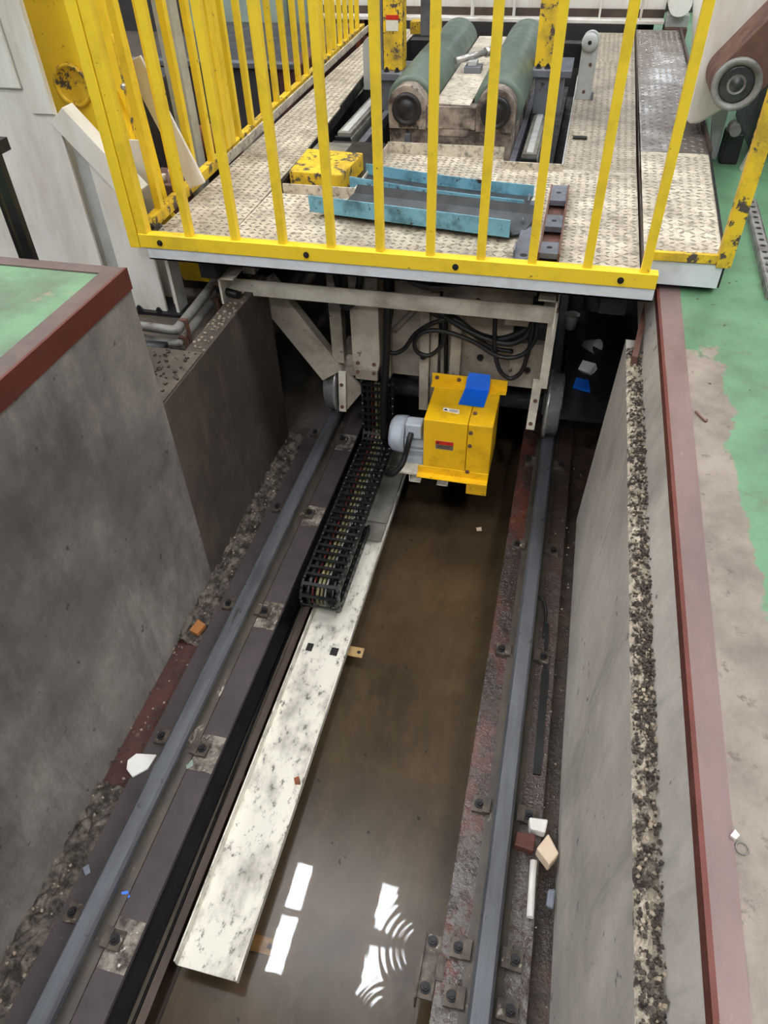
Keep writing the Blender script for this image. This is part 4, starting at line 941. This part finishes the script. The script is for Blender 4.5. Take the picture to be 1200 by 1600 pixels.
def heap(x0, x1, y0, y1, z, h, label, skip=None):
    nx, ny = 8, int((y1-y0)/.02); vs = []; fs = []
    for j in range(ny+1):
        y = y0+(y1-y0)*j/ny
        for i in range(nx+1):
            f = i/nx; e = math.sin(math.pi*min(1, (f*.6+.4)))
            hh = 0 if skip and skip[0] < y < skip[1] else h
            vs.append((x0+(x1-x0)*f, y, z + (e*hh*random.uniform(.2, 1) if i < nx else -.003)))
    n = nx+1
    for j in range(ny):
        for i in range(nx): fs.append((j*n+i, j*n+i+1, (j+1)*n+i+1, (j+1)*n+i))
    o = stuff(part('dirt_heap', MB().add(vs, fs), 'debris_left')); o['label'] = label; o['category'] = 'debris'
def mat_dl():
    t = NT('oily_debris'); n = t.noise(22, 7, 0.72)
    c = t.mix(t.ramp(n, 0.42, 0.62), srgb(46, 41, 37), srgb(122, 112, 101))
    c = t.mix(t.ramp(t.noise(40, 5, 0.7), 0.62, 0.68), c, srgb(160, 150, 136))
    t.bump(n, 0.7, 0.01); return t.set(c, 0.8)
M['debris_left'] = mat_dl()
heap(-1.069, -.966, -.3, .74, -.937, .035, 'oily dirt along the foot of the left wall, nearer stretch')
heap(-1.069, -.966, 1.25, 2.42, -.937, .040, 'crumbled dirt along the foot of the left wall, farther stretch')
ground_debris('dark_crumbs', 'grit_dark', 260, (-1.06, -.93), (0, 2.3), -.905, (.002, .006), 'dark crumbs strewn beside the left rail')
ground_debris('pale_crumbs', 'grit_pale', 160, (-1.06, -.93), (0, 2.3), -.905, (.002, .005), 'pale crumbs strewn beside the left rail')
ground_debris('pale_crumbs', 'grit_pale', 60, (.13, .225), (.2, 2.4), -.886, (.001, .0035), 'pale crumbs strewn beside the right rail')

ground_debris('dark_crumbs', 'grit_dark', 90, (-1.29, -1.08), (1.57, 1.83), -.152, (.002, .007), 'dark crumbs lying on the low ledge beside the left block')
ground_debris('pale_crumbs', 'grit_pale', 60, (-1.136, -1.075), (1.85, 2.40), -.158, (.002, .006), 'pale crumbs along the rim of the left ledge')
def slab(name, pts, z0, z1, m, label, cat, bevel=.002):
    return tag(part(name, MB().quad(pts, z0, z1), m, None, bevel), label, cat)
slab('plastic_shard', [(-.990, .775), (-.962, .757), (-.930, .79), (-.925, .835), (-.985, .825), (-1.0, .80)], -.884, -.876, 'ivory_chip', 'white broken plastic shard beside the left rail', 'shard')
slab('wood_chip', [(-1.03, 1.28), (-.995, 1.27), (-.985, 1.315), (-1.02, 1.33)], -.905, -.888, 'wood', 'orange wood chip at the foot of the left wall', 'chip')
slab('white_wedge', [(.145, .850), (.185, .848), (.190, .885), (.140, .88)], -.884, -.850, 'ivory_chip', 'small white wedge lying behind the tan block by the right wall', 'wedge', .004)
slab('tan_block', [(.165, .80), (.200, .765), (.222, .80), (.192, .845)], -.884, -.842, 'tan_chip', 'tan wedge-shaped block against the right wall', 'block', .004)
slab('dark_red_block', [(.108, .80), (.16, .795), (.162, .84), (.112, .838)], -.884, -.852, 'brick', 'dark red block left of the tan block by the right wall', 'block', .004)
tag(part('white_tube', MB().cyl((.163, .78, -.875), (.166, .645, -.875), .009, 14), 'ivory_chip'), 'short white tube lying below the tan block', 'tube')
tag(part('rag', MB().quad([(.202, .68), (.220, .675), (.223, .725), (.204, .72)], -.885, -.872), 'blue_rag', None, .005), 'crumpled blue-grey rag at the foot of the right wall', 'rag')
tag(part('flat_strap', MB().bar((.142, 1.56, -.880), (.150, 1.36, -.880), .012, .006).bar((.150, 1.37, -.880), (.152, 1.02, -.882), .022, .005), 'black_plastic'), 'long flat black strap lying beside the right rail', 'strap')
tag(part('lead_end', MB().tube([(.10, 1.66, -.86), (.122, 1.65, -.872), (.135, 1.60, -.88), (.136, 1.5, -.88)], .005, 8), 'black'), 'black wire end curling beside the right rail', 'wire')
for x, y, z, m, n, lab in ((-.83, .47, -.885, 'blue_tag', 'blue_scrap', 'tiny blue scrap on the left girder'), (-.957, .50, -.884, 'blue_rag', 'blue_scrap', 'tiny blue-grey scrap left of the left rail'), (-.82, .83, -.885, 'pale_green', 'green_scrap', 'small pale green paint flake on the left girder'), (-.155, 2.13, -1.055, 'tan_chip', 'leaf_scrap', 'small tan scrap on the water near the yellow guard')):
    tag(part(n, MB().chip((x, y, z+.004), .012, .3), m), lab, 'scrap')
# right floor litter
tag(part('wire_hook', MB().tube([(.384, 1.58, .004), (.396, 1.555, .004), (.405, 1.542, .004), (.408, 1.55, .004)], .0025, 6), 'rust'), 'thin bent rusty wire on the bare concrete floor', 'wire')
tag(part('white_pebble', MB().chip((.363, .521, .007), .006, .8), 'ivory_chip'), 'small white pebble on the brown floor edge', 'pebble')
tag(part('ring_washer', MB().tube([(.372+.0085*math.cos(a), .507+.0085*math.sin(a), .0025) for a in [2*math.pi*k/20 for k in range(21)]], .0012, 6, 1), 'strip'), 'thin metal ring lying on the worn floor', 'ring')
# bar on the right ledge, cups and scraps in the dark recess
tag(part('brown_bar', MB().bar((.318, 2.40, -.10), (.266, 1.98, -.108), .018, .026), 'rust'), 'rusty brown bar lying askew on the right ledge', 'bar')
t = thing('scrap_shelf', (.25, 2.7, -.93), 'dark steel shelf with litter in the right recess', 'shelf')
part('shelf_top', MB().box(.10, .6, 2.42, 3.3, -.66, -.64), 'dark_steel', t)
part('shelf_leg', MB().box(.5, .56, 2.6, 3.2, -.93, -.66), 'dark_steel', t)
for k, (x, y, lab) in enumerate(((.105, 3.12, 'white paper cup standing farthest back in the right recess'), (.178, 2.98, 'white paper cup on its side in the right recess'))):
    tag(part('paper_cup', MB().lathe((x, y, -.64), (0, 0, 1) if k == 0 else (.6, -.5, .25), [(0, .022), (.07, .034), (.072, .034), (.068, .031), (.01, .02)], 20), 'ivory_chip'), lab, 'cup', 'paper cups in the right recess')
tag(part('white_shard', MB().chip((.195, 2.76, -.625), .035, .5), 'ivory_chip'), 'white shard above the blue scrap in the right recess', 'shard')
tag(part('blue_shard', MB().quad([(.14, 2.62), (.21, 2.60), (.20, 2.68), (.15, 2.69)], -.64, -.63), 'blue_tag'), 'blue scrap lying in the dark right recess', 'scrap')
